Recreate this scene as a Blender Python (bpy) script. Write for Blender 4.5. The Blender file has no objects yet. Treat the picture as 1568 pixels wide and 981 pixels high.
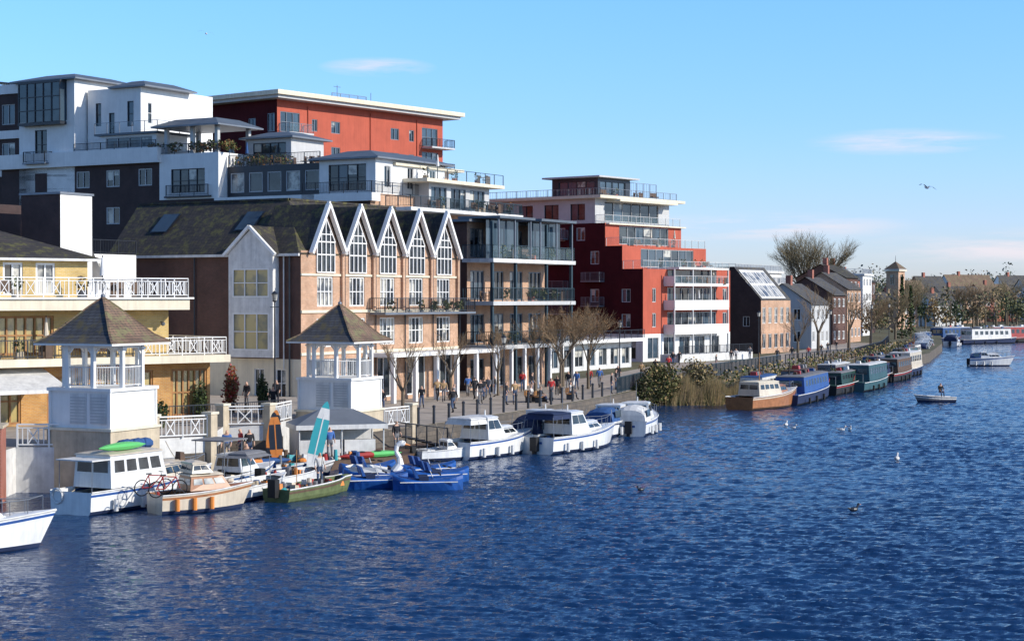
import bpy, math, random
import numpy as np
from mathutils import Vector, Matrix
from mathutils.geometry import tessellate_polygon
random.seed(7); np.random.seed(3)
S=bpy.context.scene; R=math.radians
COL=S.collection
def link(o): COL.objects.link(o); return o

# ---------------------------------------------------------------- materials
def nodes(name):
    m=bpy.data.materials.new(name); m.use_nodes=True
    nt=m.node_tree; b=nt.nodes['Principled BSDF']
    return m,nt,b
def mixcol(nt,fac,a,b,blend='MIX'):
    n=nt.nodes.new('ShaderNodeMix'); n.data_type='RGBA'; n.blend_type=blend
    for s,v in ((n.inputs[0],fac),(n.inputs[6],a),(n.inputs[7],b)):
        if hasattr(v,'is_output'): nt.links.new(v,s)
        elif isinstance(v,(int,float)): s.default_value=v
        else: s.default_value=(*v,1)
    return n.outputs[2]
def noise(nt,vec,scale,detail=4,rough=.55):
    n=nt.nodes.new('ShaderNodeTexNoise'); n.inputs['Scale'].default_value=scale
    n.inputs['Detail'].default_value=detail; n.inputs['Roughness'].default_value=rough
    nt.links.new(vec,n.inputs['Vector']); return n.outputs['Fac']
def ramp(nt,fac,p0,p1,c0=(0,0,0),c1=(1,1,1)):
    r=nt.nodes.new('ShaderNodeValToRGB'); r.color_ramp.elements[0].position=p0; r.color_ramp.elements[1].position=p1
    r.color_ramp.elements[0].color=(*c0,1); r.color_ramp.elements[1].color=(*c1,1)
    nt.links.new(fac,r.inputs[0]); return r.outputs[0]
def objco(nt):
    t=nt.nodes.new('ShaderNodeTexCoord'); return t.outputs['Object']
def mat(name,c,rough=.7,var=.25,scale=1.2,metal=0.0,spec=.4,coat=0,streak=0):
    m,nt,b=nodes(name); co=objco(nt)
    f=noise(nt,co,scale,5,.65); f=ramp(nt,f,.3,.7)
    dark=tuple(x*(1-var) for x in c); lite=tuple(min(1,x*(1+var*.35)) for x in c)
    out=mixcol(nt,f,dark,lite)
    if streak:
        mp=nt.nodes.new('ShaderNodeMapping'); mp.inputs['Scale'].default_value=(3.5,3.5,.22); nt.links.new(co,mp.inputs[0])
        g=ramp(nt,noise(nt,mp.outputs[0],1.0,5,.7),.42,.75,(1,1,1),(1-streak,1-streak,1-streak*.9)); out=mixcol(nt,1.0,out,g,'MULTIPLY')
    nt.links.new(out,b.inputs['Base Color'])
    b.inputs['Roughness'].default_value=rough; b.inputs['Metallic'].default_value=metal
    b.inputs['Specular IOR Level'].default_value=spec
    if coat: b.inputs['Coat Weight'].default_value=coat
    return m
def wallvec(nt,zs=1.0):
    co=objco(nt); s=nt.nodes.new('ShaderNodeSeparateXYZ'); nt.links.new(co,s.inputs[0])
    a=nt.nodes.new('ShaderNodeMath'); a.operation='ADD'; nt.links.new(s.outputs[0],a.inputs[0]); nt.links.new(s.outputs[1],a.inputs[1])
    z=nt.nodes.new('ShaderNodeMath'); z.operation='MULTIPLY'; z.inputs[1].default_value=zs; nt.links.new(s.outputs[2],z.inputs[0])
    c=nt.nodes.new('ShaderNodeCombineXYZ'); nt.links.new(a.outputs[0],c.inputs[0]); nt.links.new(z.outputs[0],c.inputs[1])
    return c.outputs[0],co
def brick(name,c1,c2,mortar,w=.235,h=.078,ms=.011,zs=1.0,moss=None,rough=.85):
    m,nt,b=nodes(name); v,co=wallvec(nt,zs)
    t=nt.nodes.new('ShaderNodeTexBrick'); nt.links.new(v,t.inputs['Vector'])
    t.inputs['Scale'].default_value=1; t.inputs['Brick Width'].default_value=w; t.inputs['Row Height'].default_value=h
    t.inputs['Mortar Size'].default_value=ms; t.inputs['Color1'].default_value=(*c1,1); t.inputs['Color2'].default_value=(*c2,1); t.inputs['Mortar'].default_value=(*mortar,1)
    f=noise(nt,co,.6,6,.7); f=ramp(nt,f,.3,.72,(.6,.6,.6),(1.12,1.12,1.12))
    c=mixcol(nt,1.0,t.outputs['Color'],f,'MULTIPLY')
    if moss:
        g=ramp(nt,noise(nt,co,1.7,7,.75),.50,.62); c=mixcol(nt,g,c,moss)
    nt.links.new(c,b.inputs['Base Color']); b.inputs['Roughness'].default_value=rough
    bp=nt.nodes.new('ShaderNodeBump'); bp.inputs['Strength'].default_value=.35; bp.inputs['Distance'].default_value=.02
    nt.links.new(t.outputs['Fac'],bp.inputs['Height']); bp.invert=True; nt.links.new(bp.outputs[0],b.inputs['Normal'])
    return m
def glassmat(name,c0,c1,rough=.06,scale=.55):
    m,nt,b=nodes(name); co=objco(nt)
    f=ramp(nt,noise(nt,co,scale,3,.6),.45,.6); nt.links.new(mixcol(nt,f,c0,c1),b.inputs['Base Color'])
    b.inputs['Roughness'].default_value=rough; b.inputs['Specular IOR Level'].default_value=.6
    return m
M={}
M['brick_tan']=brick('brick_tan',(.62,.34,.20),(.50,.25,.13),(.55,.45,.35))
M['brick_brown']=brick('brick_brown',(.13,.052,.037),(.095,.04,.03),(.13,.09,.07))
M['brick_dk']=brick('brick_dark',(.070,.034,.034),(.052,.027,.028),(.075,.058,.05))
M['brick_yellow']=brick('brick_yellow',(.68,.47,.15),(.58,.38,.1),(.6,.48,.3))
M['brick_orange']=brick('brick_orange',(.60,.30,.07),(.50,.22,.05),(.5,.36,.2))
M['brick_red']=brick('brick_red',(.45,.12,.07),(.36,.09,.05),(.4,.25,.2))
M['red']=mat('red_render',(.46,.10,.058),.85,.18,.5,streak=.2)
M['red_shaded']=mat('red_render_shaded',(.075,.011,.014),.9,.25,.5,spec=.15,streak=.2)  # darker copy of the red render, shade of the side walls put into its colour
M['white']=mat('white_paint',(.8,.79,.76),.55,.10,.8,streak=.10)
M['whited']=mat('weathered_white',(.70,.69,.66),.6,.25,1.5,streak=.22)
M['cream']=mat('cream_render',(.74,.66,.50),.7,.14,.8,streak=.2)
M['stone']=mat('pale_stone',(.55,.46,.33),.85,.25,1.5,streak=.25)
M['concrete']=mat('concrete',(.42,.40,.37),.85,.3,1.0)
M['grey']=mat('grey_metal',(.20,.22,.25),.45,.2,.6,.3)
M['ltgrey']=mat('light_grey_render',(.52,.52,.51),.6,.12,.6,streak=.12)
M['zinc']=mat('zinc_roof',(.13,.155,.18),.5,.25,.6,.2)
M['dark']=mat('dark_metal',(.025,.03,.04),.4,.2,1)
M['teal']=mat('teal_metal',(.03,.055,.07),.5,.2,1)
M['tile']=brick('mossy_tiles',(.065,.052,.046),(.038,.034,.033),(.015,.015,.015),.3,.16,.02,1.4,(.095,.09,.03))
M['slate']=brick('slate',(.10,.10,.105),(.065,.065,.075),(.03,.03,.03),.35,.2,.018,1.4,(.11,.09,.045))
M['shingle']=brick('brown_shingle',(.28,.17,.11),(.18,.12,.085),(.07,.05,.04),.25,.16,.02,1.4,(.17,.16,.075))
M['wood']=mat('timber',(.36,.17,.055),.6,.35,3)
M['wooddk']=mat('dark_timber',(.11,.065,.04),.65,.35,3)
M['gl']=glassmat('window_glass',(.010,.014,.02),(.05,.06,.065))
M['glb']=glassmat('window_glass_sky',(.05,.08,.11),(.03,.045,.06),.05,.3)
M['glc']=glassmat('curtained_glass',(.5,.48,.42),(.10,.11,.12),.15,.9)
M['gly']=glassmat('warm_room_glass',(.42,.33,.13),(.2,.18,.11),.15,.7)
def clear(name,tint,a):
    m,nt,b=nodes(name); b.inputs['Base Color'].default_value=(*tint,1); b.inputs['Roughness'].default_value=.05
    b.inputs['Alpha'].default_value=a; return m
M['rglass']=clear('balustrade_glass',(.2,.30,.34),.2)
M['pave']=mat('paving',(.40,.34,.28),.9,.35,.7)
M['earth']=mat('earth_grass',(.12,.11,.055),.95,.4,.3)
M['wallstone']=brick('quay_wall',(.16,.13,.10),(.11,.095,.08),(.08,.07,.06),.6,.3,.02)
M['mud']=mat('riverbed',(.03,.04,.04),.9)
M['bark']=mat('bark',(.17,.13,.09),.9,.4,3)
M['twig']=mat('twigs',(.26,.18,.105),.9,.4,1)
M['twig2']=mat('twigs_olive',(.26,.21,.12),.9,.4,1)
M['leafbr']=mat('russet_leaves',(.26,.13,.05),.85,.5,.8)
M['leafg']=mat('green_foliage',(.07,.10,.025),.85,.5,.8)
M['leafd']=mat('dark_foliage',(.035,.055,.02),.85,.5,.8)
M['leafo']=mat('olive_foliage',(.16,.15,.055),.85,.5,.6)
M['reed']=mat('dry_reeds',(.42,.30,.14),.9,.4,2)
M['haze']=mat('distant_olive_foliage',(.16,.165,.09),.95,.4,.08)
M['haze2']=mat('distant_brown_foliage',(.27,.20,.12),.95,.4,.08)
M['haze3']=mat('far_hazed_foliage',(.16,.19,.17),.95,.3,.02)  # distance haze mixed into the leaf colour
M['haze4']=mat('distant_green_foliage',(.07,.10,.045),.95,.4,.08)
M['gel']=mat('gelcoat_white',(.76,.76,.74),.28,.14,1.2,0,.5,.3,streak=.22)
M['gelc']=mat('gelcoat_cream',(.64,.55,.42),.35,.2,1.2,0,.5,.2,streak=.25)
M['blue']=mat('blue_paint',(.02,.08,.28),.4,.25,1.2)
M['navy']=mat('navy_canvas',(.012,.025,.075),.8,.3,2)
M['canvas']=mat('blue_canvas',(.03,.09,.24),.8,.3,2)
M['pedal']=mat('pedalo_blue',(.015,.09,.34),.4,.35,1.5)
M['black']=mat('black_rubber',(.015,.015,.016),.6)
M['green']=mat('dark_green_paint',(.015,.05,.04),.5,.3,1)
M['lime']=mat('kayak_green',(.12,.50,.14),.4,.15,1)
M['tealb']=mat('board_teal',(.04,.33,.36),.4,.1,1)
M['tealm']=mat('muted_teal_paint',(.03,.085,.10),.55,.3,1)
M['orange']=mat('orange_paint',(.70,.24,.05),.45,.15,1)
M['redp']=mat('red_paint',(.36,.035,.03),.45,.3,1)
M['varn']=mat('varnished_wood',(.36,.15,.06),.35,.35,3)
M['algae']=mat('green_hull',(.12,.15,.06),.6,.4,3)
M['skin']=mat('skin',(.55,.33,.23),.6,.1,5)
M['hair']=mat('hair',(.05,.03,.02),.7,.3,8)
M['jean']=mat('denim',(.06,.09,.16),.85,.2,5)
M['blk']=mat('black_cloth',(.02,.02,.025),.9,.2,5)
M['redc']=mat('red_cloth',(.5,.04,.04),.85,.2,5)
M['bluec']=mat('blue_cloth',(.06,.15,.4),.85,.2,5)
M['tanc']=mat('tan_cloth',(.4,.26,.13),.85,.2,5)
M['whc']=mat('pale_cloth',(.6,.58,.55),.85,.2,5)
M['greyc']=mat('grey_cloth',(.18,.18,.19),.85,.2,5)

# ---------------------------------------------------------------- mesh builder
class MB:
    def __init__(s): s.v=[]; s.f=[]; s.m=[]; s.mats=[]
    def mi(s,k):
        if k not in s.mats: s.mats.append(k)
        return s.mats.index(k)
    def face(s,pts,k):
        n=len(s.v); s.v+= [tuple(p) for p in pts]; s.f.append(tuple(range(n,n+len(pts)))); s.m.append(s.mi(k))
    def hexa(s,p,k):
        n=len(s.v); s.v+=[tuple(q) for q in p]; i=s.mi(k)
        for f in ((0,3,2,1),(4,5,6,7),(0,1,5,4),(1,2,6,5),(2,3,7,6),(3,0,4,7)):
            s.f.append(tuple(n+a for a in f)); s.m.append(i)
    def box(s,x0,x1,y0,y1,z0,z1,k):
        s.hexa([(x0,y0,z0),(x1,y0,z0),(x1,y1,z0),(x0,y1,z0),(x0,y0,z1),(x1,y0,z1),(x1,y1,z1),(x0,y1,z1)],k)
    def beam(s,p,q,w,h,k,up=(0,0,1)):
        p=Vector(p); q=Vector(q); d=(q-p).normalized(); u=Vector(up)
        if abs(d.dot(u))>.98: u=Vector((0,1,0))
        a=d.cross(u).normalized()*w/2; b=a.cross(d).normalized()*h/2
        s.hexa([p-a-b,p+a-b,q+a-b,q-a-b,p-a+b,p+a+b,q+a+b,q-a+b],k)
    def tube(s,p,q,r0,r1,k,n=6,cap=True):
        p=Vector(p); q=Vector(q); d=(q-p); 
        if d.length<1e-6: return
        d.normalize(); u=Vector((0,0,1)) if abs(d.z)<.9 else Vector((1,0,0))
        a=d.cross(u).normalized(); b=d.cross(a)
        i0=len(s.v); i=s.mi(k)
        for c,r in ((p,r0),(q,r1)):
            for j in range(n):
                t=2*math.pi*j/n; s.v.append(tuple(c+a*math.cos(t)*r+b*math.sin(t)*r))
        for j in range(n):
            s.f.append((i0+j,i0+(j+1)%n,i0+n+(j+1)%n,i0+n+j)); s.m.append(i)
        if cap and n>3:
            s.f.append(tuple(i0+n+j for j in range(n))); s.m.append(i)
            s.f.append(tuple(i0+n-1-j for j in range(n))); s.m.append(i)
    def path(s,pts,rs,k,n=8):
        for a,b,r,t in zip(pts[:-1],pts[1:],rs[:-1],rs[1:]): s.tube(a,b,r,t,k,n)
    def loft(s,rings,ks,closed=False):
        n=len(s.v); m=len(rings[0])
        for r in rings: s.v+=[tuple(p) for p in r]
        for i in range(len(rings)-1):
            for j in range(m if closed else m-1):
                j2=(j+1)%m; k=ks[j] if isinstance(ks,(list,tuple)) else ks
                s.f.append((n+i*m+j,n+i*m+j2,n+(i+1)*m+j2,n+(i+1)*m+j)); s.m.append(s.mi(k))
    def sphere(s,c,r,k,nu=10,nv=6,sc=(1,1,1)):
        rings=[]
        for i in range(nv+1):
            p=math.pi*i/nv
            rings.append([(c[0]+r*sc[0]*math.sin(p)*math.cos(2*math.pi*j/nu),c[1]+r*sc[1]*math.sin(p)*math.sin(2*math.pi*j/nu),c[2]+r*sc[2]*math.cos(p)) for j in range(nu)])
        s.loft(rings,k,True)
    def panel(s,A,B,C,D,u0,u1,v0,v1,off,k):
        A,B,C,D=map(Vector,(A,B,C,D)); nrm=(B-A).cross(D-A).normalized()*off
        f=lambda u,v:(A*(1-u)+B*u)*(1-v)+(D*(1-u)+C*u)*v+nrm
        s.face([f(u0,v0),f(u1,v0),f(u1,v1),f(u0,v1)],k)
    def leaves(s,c,rad,n,size,ks,shell=.5,zmin=None):
        for _ in range(n):
            while True:
                p=Vector((random.uniform(-1,1),random.uniform(-1,1),random.uniform(-1,1)))
                if p.length<1 and p.length>shell*random.random(): break
            q=Vector((c[0]+p.x*rad[0],c[1]+p.y*rad[1],c[2]+p.z*rad[2]))
            if zmin is not None and q.z<zmin: continue
            a=Vector((random.gauss(0,1),random.gauss(0,1),random.gauss(0,1))).normalized()
            b=a.cross(Vector((random.gauss(0,1),random.gauss(0,1),random.gauss(0,1)))).normalized()
            z=size*random.uniform(.5,1.3)
            s.face([q-a*z,q+b*z*.7,q+a*z,q-b*z*.7],random.choice(ks))
    def mesh(s,name,smooth=False):
        me=bpy.data.meshes.new(name); me.from_pydata(s.v,[],s.f)
        for k in s.mats: me.materials.append(M[k])
        me.polygons.foreach_set('material_index',s.m)
        if smooth: me.polygons.foreach_set('use_smooth',[True]*len(s.f))
        me.update(); return me
    def obj(s,name,loc=(0,0,0),rz=0,parent=None,smooth=False):
        o=bpy.data.objects.new(name,s.mesh(name,smooth)); link(o)
        o.location=loc; o.rotation_euler=(0,0,rz)
        if parent: o.parent=parent
        return o

# ---------------------------------------------------------------- building kit
# local frame: +x runs along the river front (theta clockwise from +Y), +y runs inland
ST_W=dict(f='white',g='gl',nx=2,nz=2,fw=.07)
def st(**k): d=dict(ST_W); d.update(k); return d
class Bld:
    def __init__(s,name,x,y,th,z=0):
        s.e=bpy.data.objects.new(name,None); link(s.e); s.e.location=(x,y,z); s.e.rotation_euler=(0,0,R(90-th)); s.p={}
    def __getitem__(s,k):
        if k not in s.p: s.p[k]=MB()
        return s.p[k]
    def end(s):
        for k,mb in s.p.items(): mb.obj(k,parent=s.e)
    def wall(s,o,d,n,L,z0,z1,k,holes=(),rev=.16):
        W=s['walls']; F=s['windows']
        P=lambda a,z,q:(o[0]+d[0]*a+n[0]*q,o[1]+d[1]*a+n[1]*q,z)
        holes=[h for h in holes if h[0]>=-.01 and h[1]<=L+.01]
        xs=sorted({0,L}|{h[0] for h in holes}|{h[1] for h in holes}); zs=sorted({z0,z1}|{h[2] for h in holes}|{h[3] for h in holes})
        for i in range(len(xs)-1):
            for j in range(len(zs)-1):
                ca=(xs[i]+xs[i+1])/2; cz=(zs[j]+zs[j+1])/2
                if any(h[0]<ca<h[1] and h[2]<cz<h[3] for h in holes): continue
                W.face([P(xs[i],zs[j],0),P(xs[i+1],zs[j],0),P(xs[i+1],zs[j+1],0),P(xs[i],zs[j+1],0)],k)
        def bar(a0,a1,b0,b1,q0,q1,kk):
            F.hexa([P(a0,b0,q0),P(a1,b0,q0),P(a1,b0,q1),P(a0,b0,q1),P(a0,b1,q0),P(a1,b1,q0),P(a1,b1,q1),P(a0,b1,q1)],kk)
        for (a0,a1,b0,b1,t) in holes:
            for (x,y_,x2,y2) in ((a0,b0,a1,b0),(a1,b0,a1,b1),(a1,b1,a0,b1),(a0,b1,a0,b0)):
                W.face([P(x,y_,0),P(x2,y2,0),P(x2,y2,rev),P(x,y_,rev)],k)
            # panes are separate faces, some with curtains or blinds, each tilted a hair so reflections vary
            nx=max(1,t['nx'])
            for i in range(nx):
                u0=a0+(a1-a0)*i/nx; u1=a0+(a1-a0)*(i+1)/nx; dq=random.uniform(-.008,.008)
                g=random.choice(t['g']) if isinstance(t['g'],list) else t['g']
                F.face([P(u0,b0,rev-.015+dq),P(u1,b0,rev-.015-dq),P(u1,b1,rev-.015-dq),P(u0,b1,rev-.015+dq)],g)
                if random.random()<.22 and g!='gly': 
                    zb=b1-(b1-b0)*random.uniform(.2,.6); F.face([P(u0+.04,zb,rev-.03),P(u1-.04,zb,rev-.03),P(u1-.04,b1,rev-.03),P(u0+.04,b1,rev-.03)],'glc')
            w=t['fw']; q0,q1=rev-.11,rev-.035; f=t['f']
            bar(a0,a0+w,b0,b1,q0,q1,f); bar(a1-w,a1,b0,b1,q0,q1,f); bar(a0+w,a1-w,b0,b0+w,q0,q1,f); bar(a0+w,a1-w,b1-w,b1,q0,q1,f)
            for i in range(1,t['nx']):
                c=a0+(a1-a0)*i/t['nx']; bar(c-w*.4,c+w*.4,b0+w,b1-w,q0+.01,q1,f)
            for i in range(1,t['nz']):
                c=b0+(b1-b0)*i/t['nz']; bar(a0+w,a1-w,c-w*.35,c+w*.35,q0+.015,q1,f)
    def block(s,x0,x1,y0,y1,z0,z1,k,fh=(),sh=(),roof='concrete',ks=None,eh=()):
        ks=ks or k
        s.wall((x0,y0),(1,0),(0,1),x1-x0,z0,z1,k,fh); s.wall((x0,y0),(0,1),(1,0),y1-y0,z0,z1,ks,sh)
        s.wall((x1,y0),(0,1),(-1,0),y1-y0,z0,z1,ks,eh); s.wall((x0,y1),(1,0),(0,-1),x1-x0,z0,z1,k)
        s['walls'].face([(x0,y0,z1),(x1,y0,z1),(x1,y1,z1),(x0,y1,z1)],roof)
    def slab(s,x0,x1,y0,y1,z0,z1,k,part='slabs'): s[part].box(x0,x1,y0,y1,z0,z1,k)
    def hip(s,x0,x1,y0,y1,z0,z1,k,o=.4,ins=None,flat=None,tops=None):
        x0-=o;x1+=o;y0-=o;y1+=o; W=x1-x0; D=y1-y0; ins=ins or min(W,D)/2*.999
        ax0,ax1,ay0,ay1=x0+ins,x1-ins,y0+ins,y1-ins
        b=[(x0,y0,z0),(x1,y0,z0),(x1,y1,z0),(x0,y1,z0)]; t=[(ax0,ay0,z1),(ax1,ay0,z1),(ax1,ay1,z1),(ax0,ay1,z1)]
        r=s['roof']
        for i in range(4): r.face([b[i],b[(i+1)%4],t[(i+1)%4],t[i]],k)
        r.face(t,flat or k); r.box(x0,x1,y0,y1,z0-.14,z0-.005,'whited' if k!='zinc' else 'grey')
    def rail(s,pts,z,h=1.05,k='dark',style='bars',sp=.16,part='railings'):
        rails(s[part],[(p[0],p[1],z) for p in pts],h,k,style,sp)
    def clutter(s,x0,x1,y0,y1,z,n):
        c=s['terrace_clutter']
        for _ in range(n):
            x=random.uniform(x0,x1); y=random.uniform(y0,y1); q=random.random()
            if q<.45: c.box(x-.2,x+.2,y-.2,y+.2,z,z+.4,random.choice(['stone','dark','brick_red'])); c.leaves((x,y,z+.75),(.4,.4,.45),40,.11,random.choice([['leafg','leafo'],['leafd'],['leafg','leafbr']]))
            elif q<.7:
                c.tube((x,y,z),(x,y,z+.7),.04,.04,'dark'); c.tube((x,y,z+.7),(x,y,z+.74),.4,.4,'whited',10)
                for a in (0,2.1,4.2): X=x+.75*math.cos(a); Y=y+.5*math.sin(a); c.box(X-.2,X+.2,Y-.2,Y+.2,z+.42,z+.46,'wooddk'); c.box(X-.2,X+.2,Y-.22,Y-.18,z,z+.85,'wooddk')
            elif q<.85: c.tube((x,y,z),(x,y,z+2.3),.03,.03,'dark'); c.tube((x,y,z+1.2),(x,y,z+2.2),.16,.05,random.choice(['whited','canvas','gelc']),8)
            else: c.box(x-.7,x+.7,y-.25,y+.25,z+.3,z+.45,'wooddk'); c.box(x-.7,x+.7,y+.2,y+.27,z+.45,z+.9,'wooddk')
def rails(mb,pts,h,k,style='bars',sp=.16,t=.05):
    for a,b in zip(pts[:-1],pts[1:]):
        a=Vector(a); b=Vector(b); L=(b-a).length; n=max(1,round(L/(1.6 if style!='x' else 1.5)))
        up=Vector((0,0,1))
        mb.beam(a+up*h,b+up*h,t,t,k)
        if style!='glass': mb.beam(a+up*.12,b+up*.12,t*.8,t*.8,k)
        for i in range(n+1):
            p=a.lerp(b,i/n); mb.beam(p,p+up*h,t*1.1,t*1.1,k)
        if style=='glass':
            for i in range(n):
                p=a.lerp(b,(i+.05)/n); q=a.lerp(b,(i+.95)/n)
                mb.face([p+up*.08,q+up*.08,q+up*(h-.08),p+up*(h-.08)],'rglass')
        elif style=='bars':
            m=int(L/sp)
            for i in range(m):
                p=a.lerp(b,(i+.5)/m); mb.beam(p+up*.12,p+up*h,t*.45,t*.45,k)
        elif style=='x':
            mb.beam(a+up*(h-.16),b+up*(h-.16),t*.7,t*.7,k)
            for i in range(n):
                p=a.lerp(b,i/n); q=a.lerp(b,(i+1)/n); lo=up*.14; hi=up*(h-.17)
                c0=p.lerp(q,.33); c1=p.lerp(q,.67)
                for u_,v_ in ((c0+lo,c0+hi),(c1+lo,c1+hi),(c0+lo,c1+hi),(c1+lo,c0+hi)): mb.beam(u_,v_,t*.7,t*.7,k)
                for c in (p.lerp(q,.165),p.lerp(q,.835)): mb.beam(c+lo,c+hi,t*.6,t*.6,k)
def rowh(L,n,w,z0,z1,t,off=0,pitch=None):
    pitch=pitch or L/n
    return [(off+pitch*(i+.5)-w/2,off+pitch*(i+.5)+w/2,z0,z1,t) for i in range(n)]

# ---------------------------------------------------------------- ground, quay and water
def prism(name,pts,z0,z1,top,side):
    mb=MB(); P=[Vector((x,y,0)) for x,y in pts]
    for t in tessellate_polygon([P]): 
        a,b,c=[P[i] for i in t]
        if (b-a).cross(c-a).z<0: b,c=c,b
        mb.face([(a.x,a.y,z1),(b.x,b.y,z1),(c.x,c.y,z1)],top)
    for i in range(len(pts)):
        a=pts[i]; b=pts[(i+1)%len(pts)]
        mb.face([(a[0],a[1],z0),(b[0],b[1],z0),(b[0],b[1],z1),(a[0],a[1],z1)],side)
    return mb.obj(name)
edge=[(-22.9,78),(-22.9,81.3),(-18.7,81.3),(-18.3,79.7),(-16.6,83.2),(-17.5,86),(-15,87.5),(-15.4,94.5),(-13.2,94.8),(-12.4,100.2),(-9.0,98.7),(-7.4,102.2),(-6.0,104.5),(.9,120),(7.5,137),(11,148),(17.5,149.5),(28.5,172),(45,209),(58,245),(72,295),(84,345),(92,380),(125,445),(170,515),(420,570),(3000,650)]
prism('ground',edge+[(5000,9000),(-5000,9000),(-5000,78)],-2,1.3,'earth','wallstone')
prism('promenade',[(-7.2,102.6),(-5.9,105),(.8,120.4),(7.2,137),(10.2,147),(14,158),(24,183),(40,212),(52,248),(64,295),(56,298),(40,250),(27,214),(18,205),(8,170),(-6,141),(-16,123),(-16,104)],1.29,1.31,'pave','pave')
prism('quay_terrace',[(-60,78.2),(-22.9,78.2),(-22.88,81.2),(-18.72,81.2),(-18.35,79.8),(-16.7,83.2),(-17.5,85.9),(-15.05,87.6),(-15.45,94.6),(-13.3,94.9),(-12.3,100.3),(-9.05,98.85),(-7.6,101.9),(-9.5,104),(-12,122),(-17,124),(-45,128)],-1,2.1,'pave','whited')
mb=MB(); mb.face([(-5000,-3000,-2.2),(6000,-3000,-2.2),(6000,9000,-2.2),(-5000,9000,-2.2)],'mud'); mb.obj('riverbed_ground')

def water():
    NR,NC=1300,540
    y=44*np.exp(np.linspace(0,math.log(640/44),NR)); s=np.linspace(-.40,.40,NC)
    Y=np.repeat(y[:,None],NC,1); X=Y*s[None,:]
    dy=np.gradient(y)[:,None]; 
    Z=np.zeros_like(X)
    rng=np.random.RandomState(5)
    gust=.5+.5*np.sin(X*.16+Y*.031+1.0+.8*np.sin(Y*.05))*np.sin(Y*.083-X*.06+.4+.6*np.sin(X*.1))
    patch=.50+.48*gust
    calm=np.clip((X+12+(Y-80)*-.30)/18,0,1)
    patch=patch*(.34+.66*calm)
    Xw=X+.25*np.sin(Y*.9+X*.3)+.4*np.sin(Y*.23); Yw=Y+.2*np.sin(X*.8+Y*.35)+.4*np.sin(X*.19)
    for i in range(90):
        lam=.28*math.exp(rng.rand()*1.65); k=2*math.pi/lam
        a=R(80)+rng.randn()*.42
        amp=.0115*lam**.95
        if lam>1.0: amp*=.7
        wgt=np.clip(lam/(2.0*dy)-.5,0,1)
        if wgt.max()<=0: continue
        ph=rng.rand()*6.28
        q=np.sin(k*(Xw*math.cos(a)+Yw*math.sin(a))+ph)
        Z+=wgt*amp*(.55*q+.9*(.5-np.abs(q)))
    Z*=patch
    for i in range(10):
        lam=2.2+rng.rand()*3.5; k=2*math.pi/lam; a=R(65)+rng.randn()*.4
        Z+=np.clip(lam/(2.0*dy)-.5,0,1)*.005*np.sin(k*(Xw*math.cos(a)+Yw*math.sin(a))+rng.rand()*6.28)
    V=np.stack([X,Y,Z],-1).reshape(-1,3)
    idx=np.arange(NR*NC).reshape(NR,NC)
    F=np.stack([idx[:-1,:-1],idx[:-1,1:],idx[1:,1:],idx[1:,:-1]],-1).reshape(-1,4)
    n0=len(V); y0,y1=y[0],y[-1]
    ex=np.array([[-.4*y0,y0,0],[.4*y0,y0,0],[.4*y1,y1,0],[-.4*y1,y1,0],[-4000,-2500,0],[5000,-2500,0],[5000,3000,0],[-4000,3000,0]])
    F2=np.array([[0,4,5,1],[1,5,6,2],[2,6,7,3],[3,7,4,0]])+n0
    V=np.concatenate([V,ex]); F=np.concatenate([F,F2])
    me=bpy.data.meshes.new('river_water'); me.vertices.add(len(V)); me.vertices.foreach_set('co',V.ravel())
    me.loops.add(F.size); me.loops.foreach_set('vertex_index',F.ravel().astype(np.int32))
    me.polygons.add(len(F)); me.polygons.foreach_set('loop_start',np.arange(0,F.size,4,dtype=np.int32)); me.polygons.foreach_set('loop_total',np.full(len(F),4,dtype=np.int32))
    me.polygons.foreach_set('use_smooth',np.ones(len(F),dtype=bool)); me.update(calc_edges=True); me.validate()
    m,nt,b=nodes('river_water_mat'); co=objco(nt)
    f=ramp(nt,noise(nt,co,.05,3),.35,.7); nt.links.new(mixcol(nt,f,(.004,.026,.085),(.008,.042,.125)),b.inputs['Base Color'])
    b.inputs['Roughness'].default_value=.05; b.inputs['IOR'].default_value=1.33
    mp=nt.nodes.new('ShaderNodeMapping'); mp.inputs['Scale'].default_value=(.5,1.6,1); mp.inputs['Rotation'].default_value=(0,0,R(-10)); nt.links.new(co,mp.inputs[0])
    h=noise(nt,mp.outputs[0],2.8,5,.6)
    bp=nt.nodes.new('ShaderNodeBump'); bp.inputs['Strength'].default_value=.9; bp.inputs['Distance'].default_value=.09; nt.links.new(h,bp.inputs['Height']); nt.links.new(bp.outputs[0],b.inputs['Normal'])
    me.materials.append(m); link(bpy.data.objects.new('river_water',me))
water()

# ---------------------------------------------------------------- gabled riverside building
b=Bld('gabled_riverside_building',-14.6,122,30)
gx=[2.83+3.91*i for i in range(5)]; L=20.6
fh=[]
for g in gx:
    fh.append((g-.95,g+.95,8.35,10.45,st(g=['glc','gl'],nx=4,nz=2,fw=.09)))
    fh.append((g-1.0,g+1.0,5.5,7.5,st(g=['glc','gl'],nx=4,nz=2,fw=.09)))
    fh.append((g-1.3,g+1.3,1.6,4.6,st(nx=3,nz=1,fw=.1,g='gl')))
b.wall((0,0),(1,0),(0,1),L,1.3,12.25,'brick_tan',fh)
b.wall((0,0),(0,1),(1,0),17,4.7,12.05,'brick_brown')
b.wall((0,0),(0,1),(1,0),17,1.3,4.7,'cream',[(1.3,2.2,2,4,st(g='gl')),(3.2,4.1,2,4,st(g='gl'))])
b.wall((L,0),(0,1),(-1,0),17,1.3,12.05,'brick_brown'); b.wall((0,17),(1,0),(0,-1),L,1.3,12.05,'brick_brown')
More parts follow.
